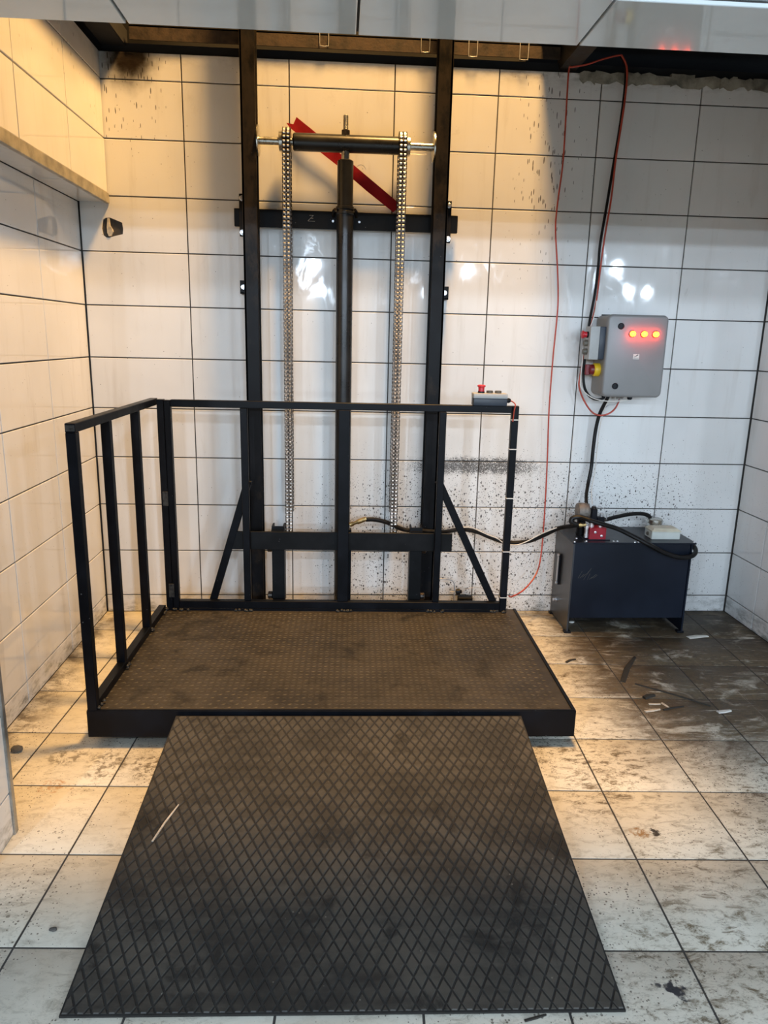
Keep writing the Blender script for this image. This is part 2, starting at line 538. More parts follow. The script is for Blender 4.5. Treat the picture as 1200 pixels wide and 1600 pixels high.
    def build(s, name, mat, parent=None, local=False, **kw):
        if parent is None:
            xs = [v.co.copy() for v in s.bm.verts]
            lo = Vector((min(v.x for v in xs), min(v.y for v in xs), min(v.z for v in xs)))
            hi = Vector((max(v.x for v in xs), max(v.y for v in xs), max(v.z for v in xs)))
            org = Vector(((lo.x + hi.x) / 2, (lo.y + hi.y) / 2, lo.z))
            me = s.mesh(name, mat, Matrix.Translation(-org))
            o = bpy.data.objects.new(name, me)
            o.location = org
        else:
            off = None
            if not local:
                r = root_of(parent)
                off = (Matrix.Translation(r.location) @ r.rotation_euler.to_matrix().to_4x4()).inverted()
            o = bpy.data.objects.new(name, s.mesh(name, mat, off))
            o.parent = parent
        COL.objects.link(o)
        return ident(o, **kw)


def struct(name, mb, mat, label=None):
    o = mb.build(name, mat)
    o['kind'] = 'structure'
    if label:
        o['label'] = label
    return o


# ------------------------------------------------------------------ the shell
XL, XR = -0.505, 2.934            # lower left wall and right wall
XU = -0.365                       # projecting upper left wall
ZR = [2.5956 - 0.25 * j for j in range(12)]   # joint heights
ZTOP = 2.712
TW = 0.49268
YL0, YL1 = -2.18, -1.945          # lintel
ZLIN = 2.12
JX, JY = -0.222, -1.80            # jamb corner on the left
G = 0.0028                        # half joint

wall_back = struct('wall_back', MB().box(XL - 0.3, XR + 0.2, 0.008, 0.16, 0, ZTOP), MGROUT, 'white tiled back wall behind the lift')
wall_left = struct('wall_left', MB().box(XL - 0.3, XL - 0.008, JY, 0.008, 0, 2.075), MGROUT, 'white tiled left wall below the ledge')
wall_left_upper = struct('wall_left_upper', MB().box(XL - 0.3, XU - 0.008, JY, 0.008, 2.075, ZTOP), MGROUT, 'white tiled upper left wall jutting over the ledge')
wall_right = struct('wall_right', MB().box(XR + 0.008, XR + 0.2, -1.45, 0.008, 0, 3.0), MGROUT, 'white tiled right wall')
wall_jamb = struct('wall_jamb', MB().box(XL - 0.3, JX - 0.008, -2.0, JY + 0.0, 0, ZLIN), MGROUT, 'tiled left jamb of the bay opening')
wall_lintel = struct('wall_lintel', MB().box(XL - 0.3, XR + 1.2, YL0 + 0.008, YL1, ZLIN + 0.008, 3.05), MGROUT, 'tiled lintel across the top of the opening')
HX0, HX1, HY0 = XU - 0.005, 1.66, -1.40      # hole in the ceiling through which the mast rises
ceiling = struct('ceiling', MB().box(XL - 0.3, XR + 0.2, YL1, HY0, 2.78, 2.95).box(HX1, XR + 0.2, HY0, 0.5, 2.84, 2.95).box(XL - 0.3, HX0, HY0, 0.5, 2.84, 2.95), MCEIL, 'ceiling around the lift shaft, coloured near black as an unlit void')
wall_shaft = struct('wall_shaft', MB().box(XL - 0.3, XR + 0.2, 0.42, 0.5, 2.4, 6.2).box(HX0 - 0.2, HX0 - 0.1, HY0, 0.42, 2.95, 6.2).box(HX1 + 0.1, HX1 + 0.2, HY0, 0.42, 2.95, 6.2).box(HX0 - 0.2, HX1 + 0.2, HY0 - 0.1, HY0, 2.95, 6.2).box(HX0 - 0.2, HX1 + 0.2, HY0 - 0.1, 0.5, 6.2, 6.3), MCEIL, 'dark walls of the lift shaft above the ceiling')
wall_void_left = struct('wall_void_left', MB().box(XL - 0.3, XU - 0.1, YL1, 0.42, ZTOP, 2.84), MCEIL, 'dark recess above the upper left wall')

TILE_CACHE = {}


def slab_mesh(key, w, h, d=0.008, c=0.0018, mat=None):
    """tile w x h in local XZ, front face towards -Y, chamfered edge"""
    k = (round(w, 4), round(h, 4), mat.name)
    if k in TILE_CACHE:
        return TILE_CACHE[k]
    m = MB()
    a, b = w / 2, h / 2
    o = [(-a, -b), (a, -b), (a, b), (-a, b)]
    i = [(-a + c, -b + c), (a - c, -b + c), (a - c, b - c), (-a + c, b - c)]
    vb = [m.bm.verts.new((u, d, v)) for u, v in o]
    vm = [m.bm.verts.new((u, c * 0.7, v)) for u, v in o]
    vi = [m.bm.verts.new((u, 0, v)) for u, v in i]
    for r0, r1 in ((vb, vm), (vm, vi)):
        for q in range(4):
            m.bm.faces.new((r0[q], r0[(q + 1) % 4], r1[(q + 1) % 4], r1[q]))
    m.bm.faces.new(vi)
    m.bm.faces.new(list(reversed(vb)))
    TILE_CACHE[k] = m.mesh('tile', mat)
    return TILE_CACHE[k]


def place_tile(parent, w, h, mtx, mat):
    o = bpy.data.objects.new('tile', slab_mesh(None, w, h, mat=mat))
    o.parent = parent
    j = Matrix.Rotation(random.gauss(0, 0.0016), 4, 'X') @ Matrix.Rotation(random.gauss(0, 0.0012), 4, 'Z')
    o.matrix_local = Matrix.Translation(-parent.location) @ mtx @ j
    COL.objects.link(o)
    return o


def tile_wall(parent, us, zs, frame, mat, skip=()):
    """us, zs: joint positions along the wall and up; frame(u,z)->matrix"""
    for i in range(len(us) - 1):
        for k in range(len(zs) - 1):
            if (i, k) in skip:
                continue
            u0, u1 = us[i] + G, us[i + 1] - G
            z0, z1 = zs[k] + G, zs[k + 1] - G
            if u1 - u0 < 0.012 or z1 - z0 < 0.012:
                continue
            place_tile(parent, u1 - u0, z1 - z0, frame((u0 + u1) / 2, (z0 + z1) / 2), mat)


def clampseq(lo, hi, seq):
    return [lo] + [s for s in sorted(seq) if lo + 0.01 < s < hi - 0.01] + [hi]


us = clampseq(XL + 0.003, XR - 0.003, [TW * i for i in range(-2, 8)])
zs = clampseq(0.0, ZTOP, ZR)
fr_back = lambda u, z: Matrix.Translation((u, 0, z))
# tile with the broken-out hole is cut by hand: it is the left one between joints R2 and R3
kh = [k for k in range(len(zs) - 1) if zs[k] < 1.95 < zs[k + 1]][0]
tile_wall(wall_back, us, zs, fr_back, MT, skip={(0, kh)})
m = MB()
w0, w1, h0, h1 = us[0] + G, us[1] - G, zs[kh] + G, zs[kh + 1] - G
hole = [(-0.395, 1.989), (-0.382, 1.998), (-0.361, 1.999), (-0.332, 1.988), (-0.306, 1.978), (-0.303, 1.95), (-0.306, 1.926), (-0.33, 1.925), (-0.342, 1.917), (-0.354, 1.916), (-0.372, 1.908), (-0.385, 1.909), (-0.399, 1.92), (-0.403, 1.95)]
ov = [m.bm.verts.new((u, 0, v)) for u, v in ((w0, h0), (w1, h0), (w1, h1), (w0, h1))]
hv = [m.bm.verts.new((u, 0, v)) for u, v in hole]
es = [m.bm.edges.new((ov[i], ov[(i + 1) % 4])) for i in range(4)] + [m.bm.edges.new((hv[i], hv[(i + 1) % len(hv)])) for i in range(len(hv))]
bmesh.ops.triangle_fill(m.bm, use_beauty=True, edges=es)
for f in list(m.bm.faces):            # nothing may cover the hole itself
    c = f.calc_center_median()
    if all((v in hv) for v in f.verts):
        m.bm.faces.remove(f)
ext = bmesh.ops.extrude_face_region(m.bm, geom=list(m.bm.faces))
bmesh.ops.translate(m.bm, vec=(0, 0.0079, 0), verts=[v for v in ext['geom'] if isinstance(v, bmesh.types.BMVert)])
m.build('tile', MT, wall_back, label='tile with a broken-out hole')
m = MB()
m.prism([(-0.373, 1.996), (-0.364, 1.995), (-0.363, 1.964), (-0.352, 1.946), (-0.350, 1.936), (-0.360, 1.917), (-0.372, 1.915), (-0.378, 1.93), (-0.378, 1.955)], 'y', -0.004, 0.0079)
ident(m.build('plaster_shard', MPLAS), 'pale splinter of plaster stuck in the broken tile hole', 'plaster')

# left wall, lower (faces +x) ------------------------------------------------
fr_left = lambda u, z: Matrix.Translation((XL, u, z)) @ Matrix.Rotation(math.radians(90), 4, 'Z')
ys = clampseq(JY, -0.003, [-0.515 - TW * i for i in range(6)])
tile_wall(wall_left, ys, clampseq(0, 2.068, ZR), fr_left, MT)
fr_up = lambda u, z: Matrix.Translation((XU, u, z)) @ Matrix.Rotation(math.radians(90), 4, 'Z')
tile_wall(wall_left_upper, clampseq(JY, -0.003, [-0.475 - TW * i for i in range(6)]), clampseq(2.106, ZTOP, ZR), fr_up, MT)
# underside of the ledge (faces down)
fr_lsof = lambda u, v: Matrix.Translation((v, u, 2.068)) @ Matrix.Rotation(math.radians(90), 4, 'Z') @ Matrix.Rotation(math.radians(-90), 4, 'X')
for i in range(len(ys) - 1):
    place_tile(wall_left_upper, ys[i + 1] - ys[i] - 2 * G, 0.132, Matrix.Translation(((XL + XU) / 2 - 0.002, (ys[i] + ys[i + 1]) / 2, 2.067)) @ Matrix.Rotation(math.radians(90), 4, 'Z') @ Matrix.Rotation(math.radians(90), 4, 'X'), MT)
struct('trim_1', MB().box(XU - 0.012, XU + 0.006, JY, -0.002, 2.060, 2.106, 0.002), MLEDGE, 'stained metal strip along the ledge edge')
# right wall (faces -x)
fr_right = lambda u, z: Matrix.Translation((XR, u, z)) @ Matrix.Rotation(math.radians(-90), 4, 'Z')
tile_wall(wall_right, clampseq(-1.45, -0.003, [-0.28 - TW * i for i in range(7)]), clampseq(0, ZTOP, ZR), fr_right, MT)
# jamb reveal (faces +x)
fr_jamb = lambda u, z: Matrix.Translation((JX, u, z)) @ Matrix.Rotation(math.radians(90), 4, 'Z')
tile_wall(wall_jamb, clampseq(-2.0, JY - 0.012, []), clampseq(0, ZLIN - 0.01, [0.14 + 0.25 * i for i in range(9)]), fr_jamb, MT)
struct('trim_2', MB().box(JX - 0.014, JX + 0.006, JY - 0.016, JY + 0.006, 0.0, ZLIN, 0.003), MTRIM, 'aluminium corner strip on the left jamb')
# lintel: soffit tiles (face down) and front tiles (face the room)
for i in range(-2, 8):
    x0, x1 = 0.2745 + 0.4985 * (i - 0) , 0.2745 + 0.4985 * (i + 1)
    x0, x1 = max(x0, XL - 0.2), min(x1, XR + 1.15)
    if x1 - x0 < 0.02:
        continue
    place_tile(wall_lintel, x1 - x0 - 2 * G, YL1 - YL0 - 0.006, Matrix.Translation(((x0 + x1) / 2, (YL0 + YL1) / 2, ZLIN)) @ Matrix.Rotation(math.radians(90), 4, 'X'), MSOF)
    for z in (0, 1, 2):
        place_tile(wall_lintel, x1 - x0 - 2 * G, 0.25 - 2 * G, Matrix.Translation(((x0 + x1) / 2, YL0, ZLIN + 0.010 + 0.125 + 0.25 * z)), MSOF)

# ------------------------------------------------------------------ floor
floor = struct('floor', MB().box(XL - 0.3, XR + 0.2, -3.25, 0.16, -0.10, -0.0016), MGROUT, 'dirty cream tiled floor of the bay')
struct('floor_room', MB().box(-7, 9, -21, -3.25, -0.10, 0.0), MFLOORG, 'tiled floor of the room in front of the bay')
TH = -0.0417
PX, PY = 0.3309, 0.32735
O2 = Vector((-0.3074, -0.5842))
exf, eyf = Vector((math.cos(TH), math.sin(TH))), Vector((-math.sin(TH), math.cos(TH)))


def clip(poly, nx, ny, d):
    out = []
    for i in range(len(poly)):
        p, q = poly[i], poly[(i + 1) % len(poly)]
        a, b = nx * p[0] + ny * p[1] - d, nx * q[0] + ny * q[1] - d
        if a <= 0:
            out.append(p)
        if a * b < 0:
            t = a / (a - b)
            out.append((p[0] + (q[0] - p[0]) * t, p[1] + (q[1] - p[1]) * t))
    return out


def floor_tile_mesh(poly, name='tile'):
    m = MB()
    cx = sum(p[0] for p in poly) / len(poly)
    cy = sum(p[1] for p in poly) / len(poly)
    vb = [m.bm.verts.new((p[0], p[1], -0.006)) for p in poly]
    vm = [m.bm.verts.new((p[0], p[1], -0.0006)) for p in poly]
    vt = []
    for p in poly:
        d = Vector((cx - p[0], cy - p[1]))
        d = d / max(d.length, 1e-6) * 0.0014
        vt.append(m.bm.verts.new((p[0] + d.x, p[1] + d.y, 0)))
    n = len(poly)
    for r0, r1 in ((vb, vm), (vm, vt)):
        for i in range(n):
            m.bm.faces.new((r0[i], r0[(i + 1) % n], r1[(i + 1) % n], r1[i]))
    m.bm.faces.new(vt)
    m.bm.faces.new(list(reversed(vb)))
    return m.mesh(name, MFLOOR)


gj = 0.0030
full = None
for i in range(-3, 13):
    for j in range(-4, 13):
        c = [(i * PX + gj, -j * PY + gj), ((i + 1) * PX - gj, -j * PY + gj), ((i + 1) * PX - gj, -(j - 1) * PY - gj), (i * PX + gj, -(j - 1) * PY - gj)]
        wpoly = [(O2.x + exf.x * a + eyf.x * b, O2.y + exf.y * a + eyf.y * b) for a, b in c]
        q = wpoly
        for cl in ((1, 0, XR), (-1, 0, -XL), (0, 1, 0.0), (0, -1, 3.25)):
            if q:
                q = clip(q, *cl)
        if not q or len(q) < 3:
            continue
        # nothing under the jamb
        if all(p[0] < JX and p[1] < JY for p in q):
            continue
        area = abs(sum(q[k][0] * q[(k + 1) % len(q)][1] - q[(k + 1) % len(q)][0] * q[k][1] for k in range(len(q)))) / 2
        if area < 0.0004:
            continue
        o = None
        if q == wpoly:
            cx = sum(p[0] for p in wpoly) / 4
            cy = sum(p[1] for p in wpoly) / 4
            if full is None:
                full = floor_tile_mesh([(p[0] - cx, p[1] - cy) for p in wpoly])
            o = bpy.data.objects.new('tile', full)
            loc = Vector((cx, cy, random.uniform(-0.0003, 0.0003)))
        else:
            o = bpy.data.objects.new('tile', floor_tile_mesh(q))
            loc = Vector((0, 0, 0))
        o.parent = floor
        o.location = loc - floor.location
        COL.objects.link(o)

# ------------------------------------------------------------------ steelwork in the ceiling void
o = MB()
o.box(-0.22, 1.755, -0.022, -0.016, 2.754, 2.812).box(-0.22, 1.755, -0.022, 0.10, 2.806, 2.812)
ident(o.build('steel_angle', MRUST), 'rusty brown steel angle above the tiled wall, behind the mast tops', 'beam')
o = MB()
o.box(-0.36, -0.25, -1.9, 0.06, 2.74, 2.82, 0.004)
ident(o.build('support_beam', MCEIL), 'sooty black beam in the top left corner above the burn mark', 'beam')
o = MB()
o.box(1.762, 1.845, -1.5, 0.05, 2.722, 2.728).box(1.762, 1.768, -1.5, 0.05, 2.728, 2.82).box(1.839, 1.845, -1.5, 0.05, 2.728, 2.82)
ident(o.build('support_beam', MBAR), 'brown steel channel from which the red cable hangs', 'beam')
o = MB()
random.seed(3)
xx = 1.86
while xx < XR - 0.06:                   # ragged mortar bed left on the wall head, right part
    wd = random.uniform(0.05, 0.16)
    x1 = min(xx + wd, XR - 0.006)
    top = [(x1 - (x1 - xx) * k / 4, ZTOP + random.uniform(-0.004, 0.012)) for k in range(5)]
    bot = [(xx + (x1 - xx) * k / 4, ZTOP - random.uniform(0.030, 0.052)) for k in range(5)]
    o.prism(bot + top, 'y', -random.uniform(0.002, 0.007), 0.05)
    xx = x1 - 0.001
struct('trim_3', o, MMORT, 'ragged mortar bed along the top of the back wall')
struct('dark_gap_strip', MB().box(-0.36, XR, 0.02, 0.15, ZTOP, 2.752), MCEIL, 'black band standing in for the dark gap above the tiled wall')  # solid near-black strip where there is only a dark gap
for k, (x, zb) in enumerate(((0.635, 2.762), (1.100, 2.757), (1.322, 2.748), (1.562, 2.745))):
    o = MB()
    o.tube([(x, -0.027, 2.870), (x, -0.027, zb + 0.012), (x + 0.006, -0.027, zb), (x + 0.034, -0.027, zb), (x + 0.04, -0.027, zb + 0.012), (x + 0.04, -0.027, 2.870)], 0.0018, 6, 2)
    ident(o.build('wire_hanger', MCLEAR), ['wire loop on the rusty angle, behind the cylinder top', 'wire loop on the rusty angle, just left of the right mast column', 'wire loop on the rusty angle, just right of the right mast column', 'rightmost wire loop on the rusty angle, near the hanging red cable'][k], 'wire', 'wire loops on the rusty angle')

# ------------------------------------------------------------------ mast
mast = empty('lift_mast', (0.76, -0.10, 0), 'black steel lift mast with two tall columns bolted to the tiled wall', 'mast')
for s, x0, x1 in ((1, 0.285, 0.352), (-1, 1.171, 1.237)):
    o = MB()
    web = (x0, x0 + 0.009) if s > 0 else (x1 - 0.009, x1)
    o.box(web[0], web[1], -0.155, -0.055, 0, 4.0)
    o.box(x0, x1, -0.155, -0.145, 0, 4.0, 0.002).box(x0, x1, -0.065, -0.055, 0, 4.0, 0.002)
    o.build('column', MMAST, mast)
bar = MB().box(0.232, 1.302, -0.052, -0.030, 1.972, 2.052, 0.002).build('cross_bar', MGREY, mast)
for (x, z) in ((0.700, 2.008), (0.826, 2.008)):
    MB().cyl((x, -0.052, z), (x, -0.0545, z), 0.0055, 10).build('bolt', MZINC, bar)
for pts in (((0.588, 2.031), (0.607, 2.031)), ((0.606, 2.030), (0.581, 2.006)), ((0.592, 2.018), (0.606, 2.018)), ((0.581, 2.005), (0.614, 2.005))):
    MB().tube([(x, -0.0525, z) for x, z in pts], 0.0009, 4, 1).build('chalk_mark', MCHALK, bar)
for x0, x1 in ((0.258, 0.292), (1.230, 1.268)):
    pl = MB().box(x0, x1, -0.064, -0.052, 1.925, 2.115, 0.002).build('bracket_plate', MMAST, mast)
    bx = 0.271 if x0 < 0.5 else 1.255
    for z in (2.094, 1.943):
        MB().lathe((bx, -0.064, z), (0, -1, 0), [(0, 0.013), (0.003, 0.013), (0.003, 0.010), (0.012, 0.010), (0.014, 0.007)], 8).build('bolt', MZINC, pl)
for x0, x1, bx, zc in ((0.252, 0.290, 0.268, 1.695), (1.232, 1.272, 1.252, 1.693)):
    pl = MB().box(x0, x1, -0.05, -0.044, zc - 0.031, zc + 0.031, 0.001).box(x0, x1, -0.05, 0.0, zc - 0.031, zc - 0.025).build('wall_bracket', MGREY, mast)
    MB().lathe((bx, -0.05, zc), (0, -1, 0), [(0, 0.012), (0.002, 0.012), (0.002, 0.008), (0.010, 0.008)], 8).build('bolt', MZINC, pl)
MB().box(0.27, 0.37, -0.16, -0.01, 0.0, 0.010).build('foot_plate', MGREY, mast)
MB().box(1.15, 1.25, -0.16, -0.01, 0.0, 0.010).build('foot_plate', MGREY, mast)

# ------------------------------------------------------------------ hydraulic cylinder with crosshead
CX, CYY = 0.757, -0.105
ZC = 2.337
cylt = empty('hydraulic_cylinder', (CX, CYY, 0), 'tall dark grey hydraulic cylinder standing between the two chains, with a crosshead tube on top', 'cylinder')
MB().lathe((CX, CYY, 0.02), (0, 0, 1), [(0, 0.040), (2.02, 0.040)], 28).build('barrel', MCYL, cylt)
g = MB().lathe((CX, CYY, 2.03), (0, 0, 1), [(0, 0.040), (0.002, 0.043), (0.012, 0.043), (0.014, 0.0405), (0.022, 0.0405), (0.024, 0.043), (0.034, 0.043), (0.036, 0.0375), (0.232, 0.0375), (0.236, 0.033)], 28).build('gland_tube', MCYL, cylt)
MB().lathe((CX, CYY, 2.26), (0, 0, 1), [(0, 0.0195), (0.045, 0.0195)], 20).build('piston_rod', MSTEEL, cylt)
for sg in (-1, 1):
    MB().tube([(CX + sg * 0.055, -0.052, 2.03), (CX + sg * 0.054, CYY + 0.01, 2.045), (CX + sg * 0.046, CYY - 0.02, 2.05)], 0.007, 8, 4).build('clamp_hook', MMAST, cylt)
ch = MB().lathe((0.516, CYY, ZC), (1, 0, 0), [(0, 0.033), (0.006, 0.0385), (0.494, 0.0385), (0.500, 0.033)], 28).build('crosshead_tube', MCYL, cylt)
MB().lathe((0.350, CYY, ZC), (1, 0, 0), [(0, 0.0175), (0.83, 0.0175)], 20).build('cross_shaft', MSTEEL, cylt)
for x0, s in ((0.452, 1), (1.056, -1)):
    MB().lathe((x0, CYY, ZC), (s, 0, 0), [(0, 0.040), (0.002, 0.043), (0.017, 0.043)], 28).build('collar', MSTEEL, cylt)
    MB().lathe((x0 + s * 0.017, CYY, ZC), (s, 0, 0), [(0, 0.046), (0.037, 0.046)], 22).build('sprocket', MCHAIN, cylt)
for x0 in (0.353, 1.162):
    MB().lathe((x0, CYY, ZC), (1, 0, 0), [(0, 0.062), (0.001, 0.066), (0.007, 0.066), (0.008, 0.062)], 28).build('guide_disc', MSTEEL, cylt)
st = MB().lathe((CX, CYY, 2.37), (0, 0, 1), [(0, 0.0215), (0.022, 0.0215), (0.024, 0.019)], 6).build('nut', MCHAIN, cylt)
m = MB()
prof = [(0, 0.0115)]
for k in range(14):
    prof += [(0.005 * k + 0.001, 0.0108), (0.005 * k + 0.0035, 0.0128)]
m.lathe((CX, CYY, 2.385), (0, 0, 1), prof + [(0.072, 0.010)], 14).build('threaded_stud', MSTEEL, cylt)
MB().box(CX - 0.08, CX + 0.08, CYY - 0.07, CYY + 0.08, 0.0, 0.02).build('base_plate', MGREY, cylt)


# ------------------------------------------------------------------ duplex roller chains
def chain(xc, name_label):
    pitch = 0.01905
    R = 0.052
    yf, yb = CYY - R, CYY + R
    pts = []
    z = 0.50
    path = []
    # continuous path: front run up, over the sprocket, short rear run down
    L1 = ZC - 0.48
    arc = math.pi * R
    tot = L1 + arc + (ZC - 0.56)

    def at(s):
        if s < L1:
            return Vector((xc, yf, 0.48 + s)), Vector((0, 0, 1))
        s2 = s - L1
        if s2 < arc:
            a = s2 / R
            return Vector((xc, CYY - R * math.cos(a), ZC + R * math.sin(a))), Vector((0, math.sin(a), math.cos(a)))
        s3 = s2 - arc
        return Vector((xc, yb, ZC - s3)), Vector((0, 0, -1))
    n = int(tot / pitch)
    t = empty('roller_chain', (xc, CYY, 0.48), name_label, 'chain', 'lift chains')
    rol, lin = MB(), MB()
    for k in range(n):
        p, d = at(k * pitch)
        for off in (-0.0093, 0.0093):
            rol.cyl(p + Vector((off - 0.0062, 0, 0)), p + Vector((off + 0.0062, 0, 0)), 0.0058, 8)
        lin.cyl(p + Vector((-0.0185, 0, 0)), p + Vector((0.0185, 0, 0)), 0.0028, 6)
        if k + 1 < n:
            q, d2 = at((k + 1) * pitch)
            nrm = (q - p).normalized()
            up = Vector((1, 0, 0))
            xs = (-0.0175, 0.0, 0.0175) if k % 2 == 0 else (-0.0152, -0.0030, 0.0030, 0.0152)
            for xo in xs:
                lin.bar(p + Vector((xo, 0, 0)) - nrm * 0.006, q + Vector((xo, 0, 0)) + nrm * 0.006, 0.0145, 0.0020, up)
    ident(rol.build('roller', MCHAINR, t), kind='stuff')
    ident(lin.build('link_plate', MCHAIN, t), kind='stuff')
    MB().box(xc - 0.018, xc + 0.018, yf - 0.012, yf + 0.012, 0.456, 0.500, 0.003).build('anchor', MGREY, t)
    return t


chain(0.4875, 'steel double roller chain on the left of the cylinder, between it and the left column')
chain(1.0205, 'steel double roller chain on the right of the cylinder, between it and the right column')

# red tape
m = MB()
up_e = [(0.528, 2.461), (0.60, 2.409), (0.773, 2.281), (0.90, 2.186), (1.029, 2.087)]
lo_e = [(0.495, 2.416), (0.56, 2.367), (0.728, 2.252), (0.855, 2.153), (0.987, 2.057)]
rib = []
yy = [-0.030, -0.036, -0.034, -0.040, -0.056]
rows = [[m.bm.verts.new((u, y, z)) for (u, z), y in zip(up_e, yy)], [m.bm.verts.new(((a + c) / 2, y + 0.002, (b + d) / 2)) for (a, b), (c, d), y in zip(up_e, lo_e, yy)], [m.bm.verts.new((u, y, z)) for (u, z), y in zip(lo_e, yy)]]
for r0, r1 in zip(rows, rows[1:]):
    for i in range(4):
        m.bm.faces.new((r0[i], r0[i + 1], r1[i + 1], r1[i]))
tip = m.bm.verts.new((0.515, -0.028, 2.431))
tl = m.bm.verts.new((0.480, -0.026, 2.436))
rows[1][0].co = Vector((0.513, -0.030, 2.430))
m.bm.faces.new((rows[2][0], rows[1][0], tl))
m.bm.verts.remove(tip)
bmesh.ops.solidify(m.bm, geom=list(m.bm.faces), thickness=0.0012)
rb = m.build('ribbon', MRED)
ident(rb, 'red fabric tape running diagonally behind the crosshead tube', 'ribbon')
m = MB()
m.tube([(0.812, -0.062, 2.252), (0.828, -0.064, 2.259), (0.845, -0.063, 2.253), (0.853, -0.062, 2.240)], 0.0012, 5, 3)
th = m.build('loose_thread', MWHT)
ident(th, 'short white thread lying on the red tape right of the cylinder', 'thread')

# ------------------------------------------------------------------ platform (local axes: u right, v back)
PO = Vector((-0.16, -1.336, 0))
plat = empty('lift_platform', PO, 'black steel lift platform with tread plate deck and guard rails on two sides', 'lift platform', rz=-0.0174)
PW, PD, PH, PB = 1.785, 1.04, 0.140, 0.038


def P(mb, name, mat, parent=None, **kw):
    return mb.build(name, mat, parent or plat, local=True, **kw)


P(MB().box(0, PW, 0, 0.006, PB, PH + 0.002, 0.0012), 'front_skirt', MBLK)
P(MB().box(0, 0.006, 0.006, PD, PB, PH + 0.002, 0.0012), 'side_skirt', MBLK)
P(MB().box(PW - 0.006, PW, 0.006, PD, PB, PH + 0.002, 0.0012), 'side_skirt', MBLK)
P(MB().box(0.006, PW - 0.006, PD - 0.006, PD, PB, PH, 0.0012), 'rear_skirt', MBLK)
deck = P(MB().box(0.006, PW - 0.006, 0.006, PD - 0.006, PH - 0.008, PH), 'deck', MDECK)
m = MB()
su, sv = 0.0245, 0.0245
nu, nv = int((PW - 0.05) / su), int((PD - 0.07) / sv)
for i in range(nu):
    for j in range(nv):
        a = 0.0095
        u, v = 0.025 + su * (i + 0.5), 0.018 + sv * (j + 0.5)
        if (i + j) % 2:
            du, dv, wu, wv = a, a * 0.35, -0.0022, 0.0034
        else:
            du, dv, wu, wv = a, -a * 0.35, 0.0022, 0.0034
        b = [m.bm.verts.new(c) for c in ((u - du, v - dv, PH), (u - wu, v - wv, PH), (u + du, v + dv, PH), (u + wu, v + wv, PH))]
        t1 = m.bm.verts.new((u - du * .5, v - dv * .5, PH + 0.0016))
        t2 = m.bm.verts.new((u + du * .5, v + dv * .5, PH + 0.0016))
        for f in ((b[0], b[1], t1), (b[1], b[2], t2), (b[1], t2, t1), (b[2], b[3], t2), (b[3], b[0], t1), (b[3], t1, t2)):
            m.bm.faces.new(f)
P(m, 'tread_pattern', MDECK, deck, kind='stuff')
# edge beads of the deck
P(MB().box(0.0, PW, 0.004, 0.012, PH, PH + 0.004, 0.001), 'deck_edge', MBLK, deck)
P(MB().box(PW - 0.014, PW, 0.012, PD, PH, PH + 0.004, 0.001), 'deck_edge', MBLK, deck)
# feet that keep the frame off the floor
for u in (0.15, PW - 0.15):
    for v in (0.14, PD - 0.14):
        P(MB().box(u - 0.04, u + 0.04, v - 0.04, v + 0.04, 0.0, PH - 0.012, 0.003), 'foot', MGREY)

# back guard rail
v0, v1 = 0.995, 1.027
RZ = 1.172
P(MB().box(0.040, 0.071, v0 - 0.004, v1, PH, RZ, 0.002), 'post', MBLK)
P(MB().box(0.072, 0.101, v0, v1, PH, RZ - 0.003, 0.002), 'post', MBLK)
P(MB().box(0.102, 1.693, v0, v1, RZ - 0.033, RZ, 0.002), 'top_rail', MBLK)
P(MB().box(1.694, 1.727, v0, v1, PH, RZ, 0.002), 'post', MBLK)
P(MB().box(0.420, 0.453, v0, v1, PH + 0.052, RZ - 0.033, 0.002), 'post', MBLK)
P(MB().box(0.878, 0.931, v0, v1, PH + 0.052, RZ - 0.033, 0.002), 'post', MBLK)
P(MB().box(1.353, 1.385, v0, v1, PH + 0.052, RZ - 0.033, 0.002), 'post', MBLK)
P(MB().box(0.102, 1.694, v0, v1, PH + 0.012, PH + 0.050, 0.002), 'bottom_rail', MBLK)
P(MB().box(0.102, 1.66, v0 - 0.004, v0 - 0.0005, PH + 0.001, PH + 0.012), 'kick_strip', MBLK)
for u in (0.10, 0.42, 0.905, 1.37, 1.69):
    m = MB()
    random.seed(int(u * 100))
    for k in range(7):
        uu = u + random.uniform(-0.045, 0.045)
        m.lathe((uu, v0 - 0.006 + random.uniform(-.004, .003), PH + random.uniform(0.0, 0.006)), (0.3, 0, 1), [(0, 0.002), (0.002, 0.008), (0.006, 0.007), (0.010, 0.002)], 8)
    P(m, 'weld_bead', MWELD, kind='stuff')
for (u, z) in ((0.060, 0.705), (0.068, 0.245)):
    P(MB().box(u - 0.012, u + 0.014, v0 - 0.008, v0 - 0.0042, z - 0.035, z + 0.035, 0.0012), 'hinge_plate', MWELD)
